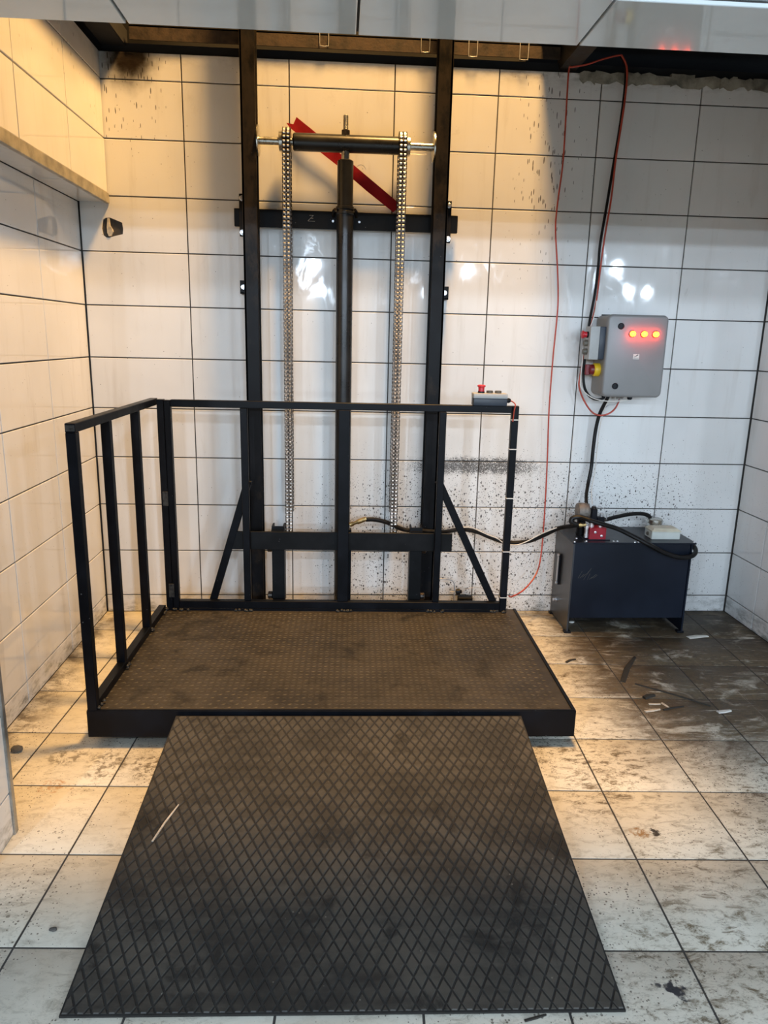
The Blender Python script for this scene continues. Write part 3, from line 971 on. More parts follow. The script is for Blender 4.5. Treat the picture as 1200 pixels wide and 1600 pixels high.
# left side guard rail
u0, u1 = 0.003, 0.037
P(MB().box(u0, u1, 0.002, 1.027, RZ - 0.027, RZ + 0.004, 0.002), 'top_rail', MBLK)
P(MB().box(u0, u1, 0.002, 0.036, PH, RZ - 0.027, 0.002), 'post', MBLK)
P(MB().box(u0, u1, 0.338, 0.370, PH + 0.030, RZ - 0.027, 0.002), 'post', MBLK)
P(MB().box(u0, u1, 0.705, 0.737, PH + 0.030, RZ - 0.027, 0.002), 'post', MBLK)
P(MB().box(u0, u1, 0.036, 0.99, PH + 0.001, PH + 0.031, 0.002), 'bottom_rail', MBLK)
P(MB().box(u0 + 0.002, u1 - 0.002, 0.0015, 0.004, RZ - 0.022, RZ - 0.002), 'end_cap', MWELD)
for v in (0.04, 0.354, 0.72, 0.96):
    m = MB()
    random.seed(int(v * 100))
    for k in range(6):
        m.lathe((u1 + 0.004 + random.uniform(-.002, .005), v + random.uniform(-0.03, 0.03), PH + random.uniform(0.0, 0.012)), (0, 0.3, 1), [(0, 0.002), (0.002, 0.007), (0.006, 0.006), (0.010, 0.002)], 8)
    P(m, 'weld_bead', MWELD, kind='stuff')
# diagonal braces from the mast carriage to the deck
for (a, b) in (((0.446, 0.790), (0.257, PH + 0.030)), ((1.364, 0.800), (1.672, PH + 0.030))):
    P(MB().bar((a[0], 1.046, a[1]), (b[0], 1.046, b[1]), 0.036, 0.034, (0, 1, 0), 0.002), 'diagonal_brace', MBLK)
# carriage
P(MB().box(0.353, 1.443, 1.030, 1.042, 0.446, 0.537, 0.0015), 'carriage_beam', MGREY)
for (c0, c1) in ((0.551, 0.613), (1.237, 1.297)):
    m = MB()
    m.box(c0, c1, 1.064, 1.072, 0.16, 0.556).box(c0, c0 + 0.008, 1.072, 1.135, 0.16, 0.556).box(c1 - 0.008, c1, 1.072, 1.135, 0.16, 0.556)
    m.box(c0, c1, 1.044, 1.064, 0.46, 0.54)
    up = P(m, 'carriage_upright', MGREY)
    s = 1 if c0 < 0.9 else -1
    xr = (c0 - 0.014) if s > 0 else (c1 + 0.014)
    for z in (0.435, 0.185):
        P(MB().lathe((xr - 0.013, 1.10, z), (1, 0, 0), [(0, 0.012), (0.003, 0.020), (0.022, 0.020), (0.025, 0.012)], 16), 'guide_roller', MCHAIN, up)
# central stub behind the middle post
P(MB().box(0.884, 0.944, 1.048, 1.075, 0.10, 0.55, 0.002), 'centre_stub', MBLK)
# cable ties round the right hand post
for z in (1.105, 0.965, 0.725, 0.455, 0.215):
    m = MB()
    m.box(1.6925, 1.7285, v0 - 0.0016, v0 + 0.0002, z, z + 0.0045).box(1.7272, 1.7285, v0, v1 + 0.001, z, z + 0.0045).box(1.6925, 1.6938, v0, v1 + 0.001, z, z + 0.0045).box(1.6925, 1.7285, v1 - 0.0002, v1 + 0.0016, z, z + 0.0045)
    P(m, 'cable_tie', MWHT)


def on_plat(u, v, z):
    c, s = math.cos(-0.0174), math.sin(-0.0174)
    return (PO.x + u * c - v * s, PO.y + u * s + v * c, z)


# ------------------------------------------------------------------ push button station on the rail
bx = on_plat(1.585, 1.010, RZ + 0.0005)
stn = empty('push_button_station', bx, 'grey and dark push-button box standing on the guard rail, with a red mushroom button', 'control', rz=-0.0174)


def S(mb, name, mat, parent=None):
    return mb.build(name, mat, parent or stn, local=True)


S(MB().box(-0.079, 0.079, -0.034, 0.034, 0, 0.034, 0.003, 2), 'base', MDBL)
S(MB().box(-0.080, 0.080, -0.035, 0.035, 0.034, 0.057, 0.003, 2), 'cover', MSTN)
S(MB().lathe((-0.040, 0, 0.057), (0, 0, 1), [(0, 0.0145), (0.010, 0.0145), (0.011, 0.014), (0.026, 0.0145), (0.030, 0.0195), (0.035, 0.0195), (0.038, 0.014)], 20), 'emergency_button', MEST)
S(MB().lathe((-0.040, 0, 0.057), (0, 0, 1), [(0, 0.016), (0.008, 0.0155)], 20), 'button_collar', MBPL)
for x in (0.0, 0.040):
    S(MB().lathe((x, 0, 0.057), (0, 0, 1), [(0, 0.0155), (0.011, 0.0155), (0.012, 0.012)], 18), 'button', MBTN)
S(MB().lathe((0.079, 0, 0.024), (1, 0, 0), [(0, 0.011), (0.014, 0.012), (0.022, 0.008)], 14), 'cable_gland', MBPL)
q = [on_plat(*c) for c in ((1.685, 1.005, 1.196), (1.697, 1.000, 1.190), (1.706, 0.990, 1.178), (1.702, 0.988, 1.150), (1.699, 0.990, 1.10))]
ident(MB().tube(q, 0.003, 7, 5).build('cable', MREDC), 'short red cable from the push-button box down the right rail post', 'cable')

# ------------------------------------------------------------------ ramp
ramp = empty('ramp', (0.78, -1.90, 0), 'black ramp with a diamond tread pattern leading up to the platform', 'ramp')
BL, BR = Vector((0.137, -2.431, 0.002)), Vector((1.397, -2.464, 0.002))
TL, TR = Vector((0.160, -1.350, 0.122)), Vector((1.417, -1.373, 0.122))
nrm = (BR - BL).cross(TL - BL).normalized()
if nrm.z < 0:
    nrm = -nrm


def rp(s, t, h=0.0):
    return BL + (BR - BL) * s + (TL - BL) * t + (TR - TL - BR + BL) * (s * t) + nrm * h


m = MB()
N = 24
lo, hi = [], []
for k in range(N + 1):
    t = k / N
    lo.append((m.bm.verts.new(rp(0, t, 0)), m.bm.verts.new(rp(1, t, 0))))
    hi.append((m.bm.verts.new(rp(0, t, 0.006)), m.bm.verts.new(rp(1, t, 0.006))))
for k in range(N):
    m.bm.faces.new((hi[k][0], hi[k][1], hi[k + 1][1], hi[k + 1][0]))
    m.bm.faces.new((lo[k][0], lo[k + 1][0], lo[k + 1][1], lo[k][1]))
    for e in (0, 1):
        m.bm.faces.new((lo[k][e], hi[k][e], hi[k + 1][e], lo[k + 1][e]))
m.bm.faces.new((lo[0][0], lo[0][1], hi[0][1], hi[0][0]))
m.bm.faces.new((lo[N][0], hi[N][0], hi[N][1], lo[N][1]))
sheet = m.build('sheet', MGROOVE, ramp)
m = MB()
WL, LL = (BR - BL).length, (TL - BL).length
dw, dl = 0.0345, 0.064
ni, nj = int(WL / dw), int(LL / dl * 2)
gw = 0.0022


def diamond(poly, h0, h1):
    vb = [m.bm.verts.new(rp(s, t, h0)) for s, t in poly]
    cs = sum(p[0] for p in poly) / len(poly)
    ct = sum(p[1] for p in poly) / len(poly)
    k = 0.86
    vt = [m.bm.verts.new(rp(cs + (s - cs) * k, ct + (t - ct) * k, h1)) for s, t in poly]
    n = len(poly)
    for i in range(n):
        m.bm.faces.new((vb[i], vb[(i + 1) % n], vt[(i + 1) % n], vt[i]))
    m.bm.faces.new(vt)


e = 0.004
for j in range(-1, nj + 2):
    for i in range(-1, ni + 2):
        cu = (i + (0.5 if j % 2 else 0.0)) * dw + 0.01
        cv = j * dl / 2 + 0.02
        a, b = dw / 2 - gw, dl / 2 - gw * 1.9
        poly = [(cu - a, cv), (cu, cv - b), (cu + a, cv), (cu, cv + b)]
        for cl in ((1, 0, WL - e), (-1, 0, -e), (0, 1, LL - e), (0, -1, -e)):
            if poly:
                poly = clip(poly, *cl)
        if len(poly) < 3:
            continue
        ar = abs(sum(poly[k][0] * poly[(k + 1) % len(poly)][1] - poly[(k + 1) % len(poly)][0] * poly[k][1] for k in range(len(poly)))) / 2
        if ar < 0.00006:
            continue
        diamond([(p[0] / WL, p[1] / LL) for p in poly], 0.0058, 0.0082)
ident(m.build('diamond_tread', MRAMP, ramp), kind='stuff')

# ------------------------------------------------------------------ control box
box = empty('control_box', (2.195, 0, 1.208), 'grey wall-mounted control cabinet with three glowing red lamps', 'control box')
def rrect(x0, x1, z0, z1, r, n=6):
    out = []
    for cx, cz, a0 in ((x1 - r, z1 - r, 0), (x0 + r, z1 - r, 90), (x0 + r, z0 + r, 180), (x1 - r, z0 + r, 270)):
        for k in range(n + 1):
            a = math.radians(a0 + 90 * k / n)
            out.append((cx + r * math.cos(a), cz + r * math.sin(a)))
    return out


MB().prism(rrect(2.045, 2.346, 1.212, 1.605, 0.024), 'y', -0.150, -0.012).build('body', MBOX, box)
MB().box(2.07, 2.32, -0.012, 0.0, 1.24, 1.612).build('mounting_plate', MGREY, box)
m = MB()
rings = [[m.bm.verts.new((u, y, v)) for u, v in rrect(2.043 + d, 2.348 - d, 1.209 + d, 1.608 - d, 0.026 - d)] for y, d in ((-0.1505, 0.0), (-0.1660, 0.0), (-0.1725, 0.002), (-0.1765, 0.006), (-0.178, 0.012))]
for r0, r1 in zip(rings, rings[1:]):
    for i in range(len(r0)):
        m.bm.faces.new((r0[i], r0[(i + 1) % len(r0)], r1[(i + 1) % len(r0)], r1[i]))
m.bm.faces.new(rings[-1])
m.bm.faces.new(list(reversed(rings[0])))
door = m.build('door', MDOOR, box)
for (x, z) in ((2.109, 1.552), (2.107, 1.263)):
    MB().lathe((x, -0.178, z), (0, -1, 0), [(0, 0.0155), (0.004, 0.0155), (0.006, 0.013), (0.006, 0.010), (0.003, 0.009)], 22).build('lock', MBPL, door)
for x in (2.168, 2.226, 2.284):
    MB().lathe((x, -0.178, 1.517), (0, -1, 0), [(0, 0.0165), (0.005, 0.0165), (0.006, 0.0135)], 22).build('lamp_rim', MLENS, door)
    MB().lathe((x, -0.184, 1.517), (0, -1, 0), [(0, 0.0135), (0.012, 0.0125), (0.016, 0.009), (0.018, 0.003)], 22).build('lit_lamp', MLAMP, door, label='glowing lamp lens')
stk = MB().box(2.184, 2.214, -0.1788, -0.1782, 1.396, 1.421).build('sticker', MPAP, door, label='small white label with a dark arrow emblem')
MB().box(2.186, 2.212, -0.1792, -0.1789, 1.4005, 1.4025).build('print_line', MBPL, stk)
m = MB()
m.bar((2.190, -0.1791, 1.407), (2.200, -0.1791, 1.412), 0.003, 0.0004, (0, 1, 0)).bar((2.200, -0.1791, 1.412), (2.209, -0.1791, 1.418), 0.005, 0.0004, (0, 1, 0))
m.build('print_mark', MBTN, stk)
# rotary main switch on the left side
sw = MB().lathe((2.046, -0.098, 1.338), (-1, 0, 0), [(0, 0.033), (0.026, 0.033), (0.030, 0.030)], 24).build('switch_plate', MYEL, box)
m = MB().lathe((2.016, -0.098, 1.338), (-1, 0, 0), [(0, 0.026), (0.018, 0.025), (0.022, 0.021)], 24)
m.box(1.975, 1.998, -0.105, -0.091, 1.312, 1.364, 0.003)
m.build('switch_knob', MDRD, box)
for k, x in enumerate((2.085, 2.107, 2.135, 2.16, 2.18)):
    MB().lathe((x, -0.095, 1.214), (0, 0, -1), [(0, 0.011), (0.010, 0.011), (0.014, 0.008), (0.020, 0.008)], 12).build('cable_gland', MBPL if k < 2 else MBOX, box)
MB().lathe((2.215, -0.11, 1.214), (0, 0, -1), [(0, 0.013), (0.016, 0.013), (0.022, 0.009)], 12).build('cable_gland', MBPL, box)

pen = empty('push_button_station', (2.0, -0.12, 1.390), 'grey push-button box fixed upright to the left side of the control cabinet', 'control')
MB().box(2.014, 2.044, -0.160, -0.088, 1.390, 1.548, 0.003, 2).build('base', MDBL, pen)
MB().box(1.966, 2.014, -0.161, -0.087, 1.389, 1.549, 0.003, 2).build('cover', MSTN, pen)
MB().lathe((1.966, -0.124, 1.509), (-1, 0, 0), [(0, 0.0155), (0.008, 0.015)], 18).build('button_collar', MBPL, pen)
MB().lathe((1.958, -0.124, 1.509), (-1, 0, 0), [(0, 0.014), (0.012, 0.0145), (0.016, 0.0195), (0.021, 0.0195), (0.025, 0.014)], 20).build('emergency_button', MEST, pen)
for z in (1.468, 1.427):
    MB().lathe((1.966, -0.124, z), (-1, 0, 0), [(0, 0.0155), (0.010, 0.0155), (0.014, 0.0135), (0.019, 0.013)], 18).build('button', MBTN, pen)

# ------------------------------------------------------------------ hydraulic power unit
unit = empty('hydraulic_power_unit', (2.235, -0.16, 0), 'blue-black oil tank with pump and red valve block, standing below the control cabinet', 'power unit')
MB().box(1.931, 2.534, -0.304, -0.012, 0.082, 0.486, 0.002).build('tank', MTANK, unit)
side = MB().prism([(-0.012, 0.012), (-0.310, 0.012), (-0.310, 0.486), (-0.012, 0.486)], 'x', 1.923, 1.931).build('side_plate', MTSIDE, unit)
MB().prism([(-0.012, 0.012), (-0.310, 0.012), (-0.310, 0.486), (-0.012, 0.486)], 'x', 2.534, 2.542).build('side_plate', MTANK, unit)
for x in (1.930, 2.534):
    for y in (-0.298, -0.030):
        MB().box(x - 0.018, x + 0.018, y - 0.014, y + 0.014, 0.0, 0.012, 0.002).build('foot', MBPL, unit)
lid = MB().box(1.914, 2.553, -0.324, -0.006, 0.4865, 0.4945, 0.001).build('lid', MTANK, unit)
for (x, y) in ((1.925, -0.314), (2.543, -0.314), (2.235, -0.315), (2.255, -0.312), (2.13, -0.300), (2.15, -0.300), (1.955, -0.25), (1.99, -0.30)):
    MB().lathe((x, y, 0.4945), (0, 0, 1), [(0, 0.006), (0.003, 0.005), (0.004, 0.003)], 10).build('screw', MZINC, lid)
gz = MB().box(1.912, 1.9235, -0.137, -0.115, 0.205, 0.375, 0.003).build('level_gauge_frame', MBPL, unit)
MB().box(1.904, 1.9125, -0.135, -0.120, 0.222, 0.362, 0.004).build('level_gauge_glass', MGLASS, gz)
for z in (0.214, 0.368):
    MB().lathe((1.912, -0.1265, z), (-1, 0, 0), [(0, 0.008), (0.008, 0.008)], 6).build('bolt', MZINC, gz)
MB().lathe((1.923, -0.110, 0.112), (-1, 0, 0), [(0, 0.012), (0.006, 0.012), (0.006, 0.009), (0.020, 0.009)], 6).build('drain_plug', MZINC, unit)
vb = MB().box(2.010, 2.098, -0.275, -0.195, 0.4945, 0.556, 0.002).build('valve_block', MVALV, unit)
for (x, z) in ((2.040, 0.535), (2.074, 0.516)):
    MB().lathe((x, -0.275, z), (0, -1, 0), [(0, 0.0068), (0.004, 0.0068), (0.005, 0.004)], 8).build('plug', MZINC, vb)
MB().lathe((1.999, -0.262, 0.504), (0, 0, 1), [(0, 0.011), (0.018, 0.011), (0.018, 0.0085), (0.050, 0.0085), (0.050, 0.011), (0.066, 0.011)], 10).build('fitting', MZINC, vb)
for x in (2.03, 2.075):
    MB().lathe((x, -0.245, 0.556), (0, 0, 1), [(0, 0.012), (0.010, 0.012), (0.010, 0.008), (0.022, 0.008)], 8).build('fitting', MZINC, vb)
MB().box(1.985, 2.118, -0.285, -0.13, 0.4945, 0.4985, 0.001).build('pump_flange', MTANK, unit)
pm = MB().lathe((1.965, -0.185, 0.622), (1, 0, 0), [(0, 0.030), (0.004, 0.043), (0.012, 0.045), (0.050, 0.045), (0.054, 0.040), (0.060, 0.040)], 26).build('pump_motor', MPUMP, unit)
MB().lathe((1.995, -0.185, 0.494), (0, 0, 1), [(0, 0.022), (0.09, 0.022)], 16).build('pump_neck', MGREY, unit)
sol = MB().box(2.036, 2.066, -0.215, -0.175, 0.556, 0.640, 0.003).build('solenoid_valve', MBPL, unit)
MB().lathe((2.052, -0.195, 0.640), (0, 0, 1), [(0, 0.012), (0.010, 0.012), (0.012, 0.009)], 14).build('solenoid_cap', MCHAIN, sol)
MB().box(2.070, 2.112, -0.205, -0.165, 0.556, 0.596, 0.003).build('solenoid_valve', MBPL, unit)
MB().lathe((2.098, -0.185, 0.596), (0, 0, 1), [(0, 0.009), (0.016, 0.009), (0.018, 0.006)], 12).build('fitting', MZINC, unit)
MB().lathe((2.120, -0.165, 0.574), (1, 0, 0), [(-0.02, 0.012), (0.0, 0.012), (0.0, 0.009), (0.016, 0.009)], 12).build('fitting', MCHAIN, unit)
cap = MB().lathe((2.415, -0.120, 0.4945), (0, 0, 1), [(0, 0.026), (0.050, 0.026), (0.052, 0.040), (0.074, 0.040), (0.078, 0.034)], 26).build('breather_cap', MSTEEL, unit)
MB().tube([(2.06, -0.21, 0.648), (2.075, -0.215, 0.656), (2.100, -0.212, 0.640), (2.116, -0.205, 0.612), (2.122, -0.20, 0.585)], 0.0018, 6, 4).build('thin_wire', MCLEAR, unit)
# scuffed patch on the tank front: bare brush strokes
m = MB()
random.seed(11)
for k in range(9):
    x = 1.962 + k * 0.010
    z0 = 0.300 + random.uniform(-0.012, 0.012)
    m.bar((x, -0.3045, z0), (x + random.uniform(0.010, 0.026), -0.3045, z0 + random.uniform(0.02, 0.06) * (1 - abs(k - 3) / 9)), random.uniform(0.0012, 0.0026), 0.0004, (0, 1, 0))
MSCUFF = simple('scuffed_bare_primer', (0.055, 0.052, 0.045), 0.6, 0, 0.3, 60)
m.build('scuff_mark', MSCUFF, unit)

jb = empty('junction_box', (2.418, -0.215, 0.4945), 'cream and grey plastic junction box on top of the oil tank', 'junction box')
MB().box(2.343, 2.493, -0.262, -0.172, 0.4945, 0.535, 0.003).build('body', MJB, jb)
m = MB()
m.box(2.341, 2.495, -0.264, -0.170, 0.535, 0.541, 0.001)
lw = [(2.346, -0.260), (2.490, -0.260), (2.490, -0.174), (2.346, -0.174)]
li = [(2.358, -0.250), (2.478, -0.250), (2.478, -0.184), (2.358, -0.184)]
a = [m.bm.verts.new((x, y, 0.541)) for x, y in lw]
b = [m.bm.verts.new((x, y, 0.551)) for x, y in li]
for i in range(4):
    m.bm.faces.new((a[i], a[(i + 1) % 4], b[(i + 1) % 4], b[i]))
m.bm.faces.new(b)
m.bm.faces.new(list(reversed(a)))
m.build('lid', MCREAM, jb)
MB().lathe((2.343, -0.217, 0.516), (-1, 0, 0), [(0, 0.010), (0.006, 0.010), (0.008, 0.007)], 12).build('cable_entry', MBTN, jb)

# ------------------------------------------------------------------ cables and hoses
redA = [(1.793, -0.05, 2.707), (1.793, -0.05, 2.594), (1.797, -0.05, 2.317), (1.785, -0.05, 2.117), (1.785, -0.05, 2.0), (1.809, -0.05, 1.822), (1.824, -0.05, 1.67), (1.824, -0.05, 1.546), (1.82, -0.05, 1.388), (1.82, -0.05, 1.129), (1.831, -0.05, 0.862), (1.838, -0.05, 0.585), (1.827, -0.08, 0.344), (1.786, -0.14, 0.255), (1.707, -0.22, 0.204), (1.628, -0.3, 0.198), (1.606, -0.325, 0.210)]
redTop = [(2.036, -0.05, 2.775), (2.005, -0.06, 2.768), (1.937, -0.07, 2.746), (1.861, -0.08, 2.718), (1.80, -0.08, 2.706)]
ident(MB().tube(redTop + redA, 0.0040, 8, 5).build('cable', MREDC), 'thin red cable hanging alone down the back wall to the foot of the rail', 'cable')
redB = [(2.036, -0.05, 2.775), (2.061, -0.05, 2.739), (2.072, -0.05, 2.686), (2.071, -0.05, 2.577), (2.064, -0.05, 2.467), (2.053, -0.05, 2.326), (2.048, -0.05, 2.154), (2.033, -0.05, 1.978), (2.025, -0.05, 1.828), (2.019, -0.05, 1.675), (2.0, -0.05, 1.535), (1.979, -0.05, 1.392), (1.964, -0.06, 1.296), (1.962, -0.07, 1.248), (1.988, -0.08, 1.184), (2.03, -0.09, 1.127), (2.075, -0.09, 1.108), (2.124, -0.09, 1.119), (2.159, -0.08, 1.148), (2.172, -0.09, 1.195)]
ident(MB().tube(redB, 0.0044, 8, 5).build('cable', MREDC), 'red cable running with the black one and looping under the control cabinet', 'cable')
blackB = [(2.039, -0.03, 2.779), (2.063, -0.04, 2.729), (2.070, -0.04, 2.635), (2.062, -0.04, 2.469), (2.047, -0.04, 2.3), (2.034, -0.036, 2.126), (2.018, -0.036, 1.949), (2.018, -0.036, 1.844), (2.012, -0.038, 1.706), (1.998, -0.038, 1.582), (1.985, -0.060, 1.44), (1.977, -0.07, 1.328), (1.986, -0.08, 1.249), (2.013, -0.09, 1.205), (2.054, -0.09, 1.188), (2.086, -0.095, 1.197)]
ident(MB().tube(blackB, 0.0068, 9, 5).build('cable', MBLKC), 'black cable descending from the ceiling into the left underside of the control cabinet', 'cable')
whiteB = [(2.020, -0.045, 1.70), (2.016, -0.06, 1.644), (2.000, -0.075, 1.575), (1.962, -0.080, 1.46), (1.962, -0.085, 1.38), (1.958, -0.09, 1.297), (1.962, -0.1, 1.25), (1.991, -0.1, 1.218), (2.04, -0.105, 1.192), (2.108, -0.125, 1.183), (2.181, -0.125, 1.188), (2.212, -0.115, 1.190)]
ident(MB().tube(whiteB, 0.0026, 7, 5).build('cable', MWHT), 'thin white wire curving around the lower left of the control cabinet', 'cable')
down = [(2.106, -0.095, 1.196), (2.085, -0.065, 1.118), (2.076, -0.05, 1.034), (2.071, -0.05, 0.933), (2.07, -0.05, 0.83), (2.054, -0.07, 0.748), (2.032, -0.12, 0.689), (2.022, -0.165, 0.655)]
ident(MB().tube(down, 0.0092, 10, 5).build('cable', MBLKC), 'thick black cable from the control cabinet down to the pump motor', 'cable')
downw = [(2.114, -0.105, 1.197), (2.100, -0.08, 1.136), (2.090, -0.065, 1.036), (2.088, -0.065, 0.935), (2.086, -0.065, 0.799), (2.068, -0.09, 0.72), (2.054, -0.16, 0.655)]
ident(MB().tube(downw, 0.0024, 7, 5).build('cable', MWHT), 'thin white wire beside the thick black cable below the cabinet', 'cable')
ident(MB().tube([(2.172, -0.10, 1.196), (2.150, -0.09, 1.165), (2.120, -0.08, 1.160), (2.100, -0.07, 1.135)], 0.0022, 7, 5).build('cable', MCLEAR), 'short grey wire under the control cabinet, joining the thick black cable', 'cable')
hose = [(0.880, -0.12, 0.553), (0.924, -0.12, 0.553), (0.991, -0.12, 0.538), (1.074, -0.19, 0.519), (1.172, -0.195, 0.514), (1.276, -0.19, 0.508), (1.382, -0.1, 0.499), (1.47, -0.09, 0.483), (1.54, -0.09, 0.455), (1.61, -0.09, 0.431), (1.677, -0.1, 0.427), (1.75, -0.12, 0.444), (1.814, -0.15, 0.484), (1.877, -0.19, 0.532), (1.932, -0.235, 0.557), (1.962, -0.255, 0.566)]
hs = empty('hydraulic_hose', (1.4, -0.14, 0.43), 'black hydraulic hose running along the wall from the cylinder to the valve block', 'hose')
MB().tube(hose, 0.0115, 10, 5).build('hose', MBLKC, hs)
MB().lathe((0.797, -0.12, 0.524), (0.92, 0, 0.36), [(0, 0.012), (0.02, 0.012), (0.02, 0.009), (0.04, 0.009), (0.04, 0.013), (0.062, 0.013), (0.064, 0.0125), (0.092, 0.0125)], 8).build('end_fitting', MBRASS, hs)
MB().lathe((1.960, -0.254, 0.565), (0.95, -0.2, 0.1), [(0, 0.0125), (0.012, 0.0125), (0.012, 0.009), (0.036, 0.009)], 8).build('end_fitting', MBRASS, hs)
hosew = [(1.379, -0.115, 0.512), (1.43, -0.109, 0.512), (1.481, -0.106, 0.492), (1.531, -0.107, 0.470), (1.578, -0.107, 0.452), (1.621, -0.108, 0.424), (1.68, -0.116, 0.420), (1.732, -0.13, 0.444), (1.798, -0.155, 0.492), (1.863, -0.20, 0.538)]
ident(MB().tube(hosew, 0.0028, 7, 5).build('cable', MWHT), 'thin white wire tied along the black hydraulic hose', 'cable')
hose2 = [(1.992, -0.245, 0.572), (1.955, -0.25, 0.568), (1.922, -0.245, 0.580), (1.930, -0.24, 0.600), (1.966, -0.250, 0.607), (2.013, -0.285, 0.597), (2.077, -0.295, 0.580), (2.145, -0.295, 0.560), (2.217, -0.305, 0.528), (2.29, -0.338, 0.494), (2.374, -0.342, 0.452), (2.46, -0.342, 0.425), (2.527, -0.335, 0.428), (2.570, -0.29, 0.442), (2.578, -0.23, 0.462), (2.572, -0.16, 0.47)]
ident(MB().tube(hose2, 0.0120, 10, 5).build('hose', MBLKC), 'black hose arching over the valve block and drooping down the tank front', 'hose')
hose3 = [(2.134, -0.165, 0.574), (2.186, -0.15, 0.584), (2.275, -0.13, 0.596), (2.344, -0.12, 0.596), (2.385, -0.11, 0.582), (2.398, -0.10, 0.560)]
ident(MB().tube(hose3, 0.0105, 10, 5).build('hose', MBLKC), 'black hose arching along the wall from the solenoid valves to the breather cap', 'hose')
# limit switch with bent grey pipe at the foot of the right column
ls = empty('limit_switch', (1.37, -0.09, 0.0), 'small black plug on a bent grey pipe behind the platform, right of the mast', 'switch')
MB().tube([(1.245, -0.08, 0.214), (1.30, -0.08, 0.216), (1.345, -0.08, 0.210), (1.364, -0.08, 0.190), (1.366, -0.08, 0.15), (1.366, -0.08, 0.0)], 0.0036, 7, 5).build('pipe', MCLEAR, ls)
m = MB()
m.lathe((1.372, -0.085, 0.146), (1, -0.1, 0.05), [(0, 0.008), (0.004, 0.017), (0.022, 0.018), (0.026, 0.011), (0.034, 0.008)], 12)
m.build('plug', MBPL, ls)
MB().tube([(1.405, -0.088, 0.150), (1.44, -0.09, 0.165), (1.49, -0.10, 0.176), (1.535, -0.19, 0.192), (1.57, -0.27, 0.208)], 0.0018, 6, 5).build('wire', MCLEAR, ls)
MB().tube([(1.366, -0.088, 0.146), (1.34, -0.09, 0.147)], 0.002, 6, 2).build('pin', MZINC, ls)
ident(MB().box(1.395, 1.475, -0.055, -0.015, 0.0, 0.100, 0.004).build('wall_block', MGREY), 'small dark block against the wall behind the platform, under the plug', 'block')


# ------------------------------------------------------------------ debris
def stick(a, b, w, h, mat, label, cat, group, bend=0.0):
    a, b = Vector(a), Vector(b)
    mid = (a + b) / 2 + Vector((-(b - a).y, (b - a).x, 0)) * bend
    m = MB()
    pts = [a, mid, b]
    d = (b - a).normalized()
    n = Vector((-d.y, d.x, 0))
    rows = []
    for k, p in enumerate(pts):
        ww = w * (0.5, 0.56, 0.3)[k]
        rows.append([m.bm.verts.new(p + n * ww), m.bm.verts.new(p - n * ww), m.bm.verts.new(p - n * ww * 0.7 + Vector((0, 0, h))), m.bm.verts.new(p + n * ww * 0.7 + Vector((0, 0, h)))])
    for r0, r1 in zip(rows, rows[1:]):
        for q in range(4):
            m.bm.faces.new((r0[q], r0[(q + 1) % 4], r1[(q + 1) % 4], r1[q]))
    m.bm.faces.new(list(reversed(rows[0])))
    m.bm.faces.new(rows[-1])
    return ident(m.build(cat.replace(' ', '_'), mat), label, cat, group)


GD = 'scraps lying on the floor'
stick((2.011, -0.860, 0.0005), (2.172, -0.600, 0.0005), 0.024, 0.003, MDRK, 'broad dark strip on the dirty floor, nearest the power unit', 'strip', GD, 0.03)
stick((2.060, -0.880, 0.0005), (2.300, -1.084, 0.0005), 0.008, 0.004, MDRK, 'long thin dark stick on the dirty tiles right of the platform', 'stick', GD, 0.02)
stick((2.085, -1.112, 0.0005), (2.185, -1.085, 0.0005), 0.009, 0.004, MDRK, 'short dark stick beside the pale chips right of the platform', 'stick', GD, 0.04)
stick((2.002, -1.122, 0.0005), (2.073, -1.107, 0.0005), 0.014, 0.004, MWOOD, 'longest pale wood chip on the dirty tiles right of the platform', 'chip', GD)
stick((2.045, -1.060, 0.0005), (2.095, -1.062, 0.0005), 0.010, 0.003, MWOOD, 'pale wood chip lying behind the longest chip', 'chip', GD)
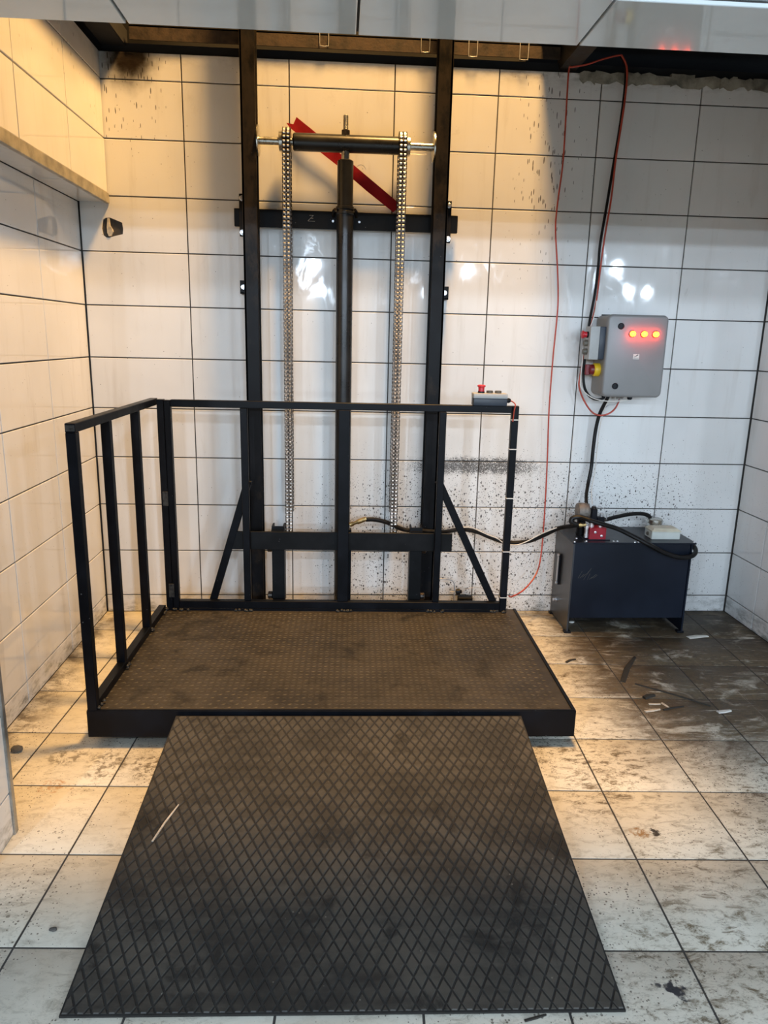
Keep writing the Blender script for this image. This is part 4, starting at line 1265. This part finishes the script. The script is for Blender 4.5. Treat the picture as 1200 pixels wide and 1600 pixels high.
stick((2.105, -1.052, 0.0005), (2.118, -1.090, 0.0005), 0.010, 0.003, MWOOD, 'tiny pale chip lying crosswise right of the other chips', 'chip', GD)
stick((2.305, -1.134, 0.0005), (2.368, -1.122, 0.0005), 0.020, 0.004, MPAP, 'white scrap on the floor at the tip of the long thin stick', 'scrap', GD)
stick((2.045, -1.012, 0.0005), (2.100, -0.990, 0.0005), 0.022, 0.009, MDRK, 'small dark clump on a floor joint behind the pale chips', 'clump', GD, 0.1)
stick((1.815, -0.660, 0.0005), (1.872, -0.625, 0.0005), 0.014, 0.004, MDRK, 'dark crumb on the yellowish tile beside the platform', 'crumb', GD, 0.1)
stick((2.545, -0.372, 0.0005), (2.660, -0.352, 0.0005), 0.036, 0.003, MPAP, 'torn pale scrap at the right foot of the oil tank', 'scrap', GD, 0.05)
stick((1.163, -2.476, 0.0005), (1.215, -2.463, 0.0005), 0.006, 0.003, MDRK, 'dark sliver on the floor in front of the ramp foot', 'sliver', GD)
a, b = rp(0.0575, 0.455, 0.0085), rp(0.09, 0.5875, 0.0085)
stick(a, b, 0.0052, 0.003, MWOOD, 'thin pale stick lying on the left part of the ramp', 'stick', None, 0.02)


def pebble(c, r, mat, label, sq=0.6, seed=1):
    m = MB()
    bmesh.ops.create_icosphere(m.bm, subdivisions=2, radius=r)
    random.seed(seed)
    for v in m.bm.verts:
        v.co *= random.uniform(0.82, 1.15)
        v.co.z *= sq
        v.co.x *= 1.35
    lo = min(v.co.z for v in m.bm.verts)
    bmesh.ops.translate(m.bm, vec=(c[0], c[1], c[2] - lo), verts=m.bm.verts)
    return ident(m.build('stone', mat), label, 'stone', 'stones on the floor')


pebble((-0.405, -1.362, 0.0), 0.017, MSTONE, 'grey stone on the floor in the left corner beside the jamb', 0.6, 1)
pebble((0.031, -2.184, 0.0), 0.0075, MSTONE, 'small grey pebble on the floor left of the ramp', 0.5, 2)
pebble((1.995, -0.170, 0.0), 0.011, MPAP, 'white crumb on the floor under the oil tank', 0.5, 3)
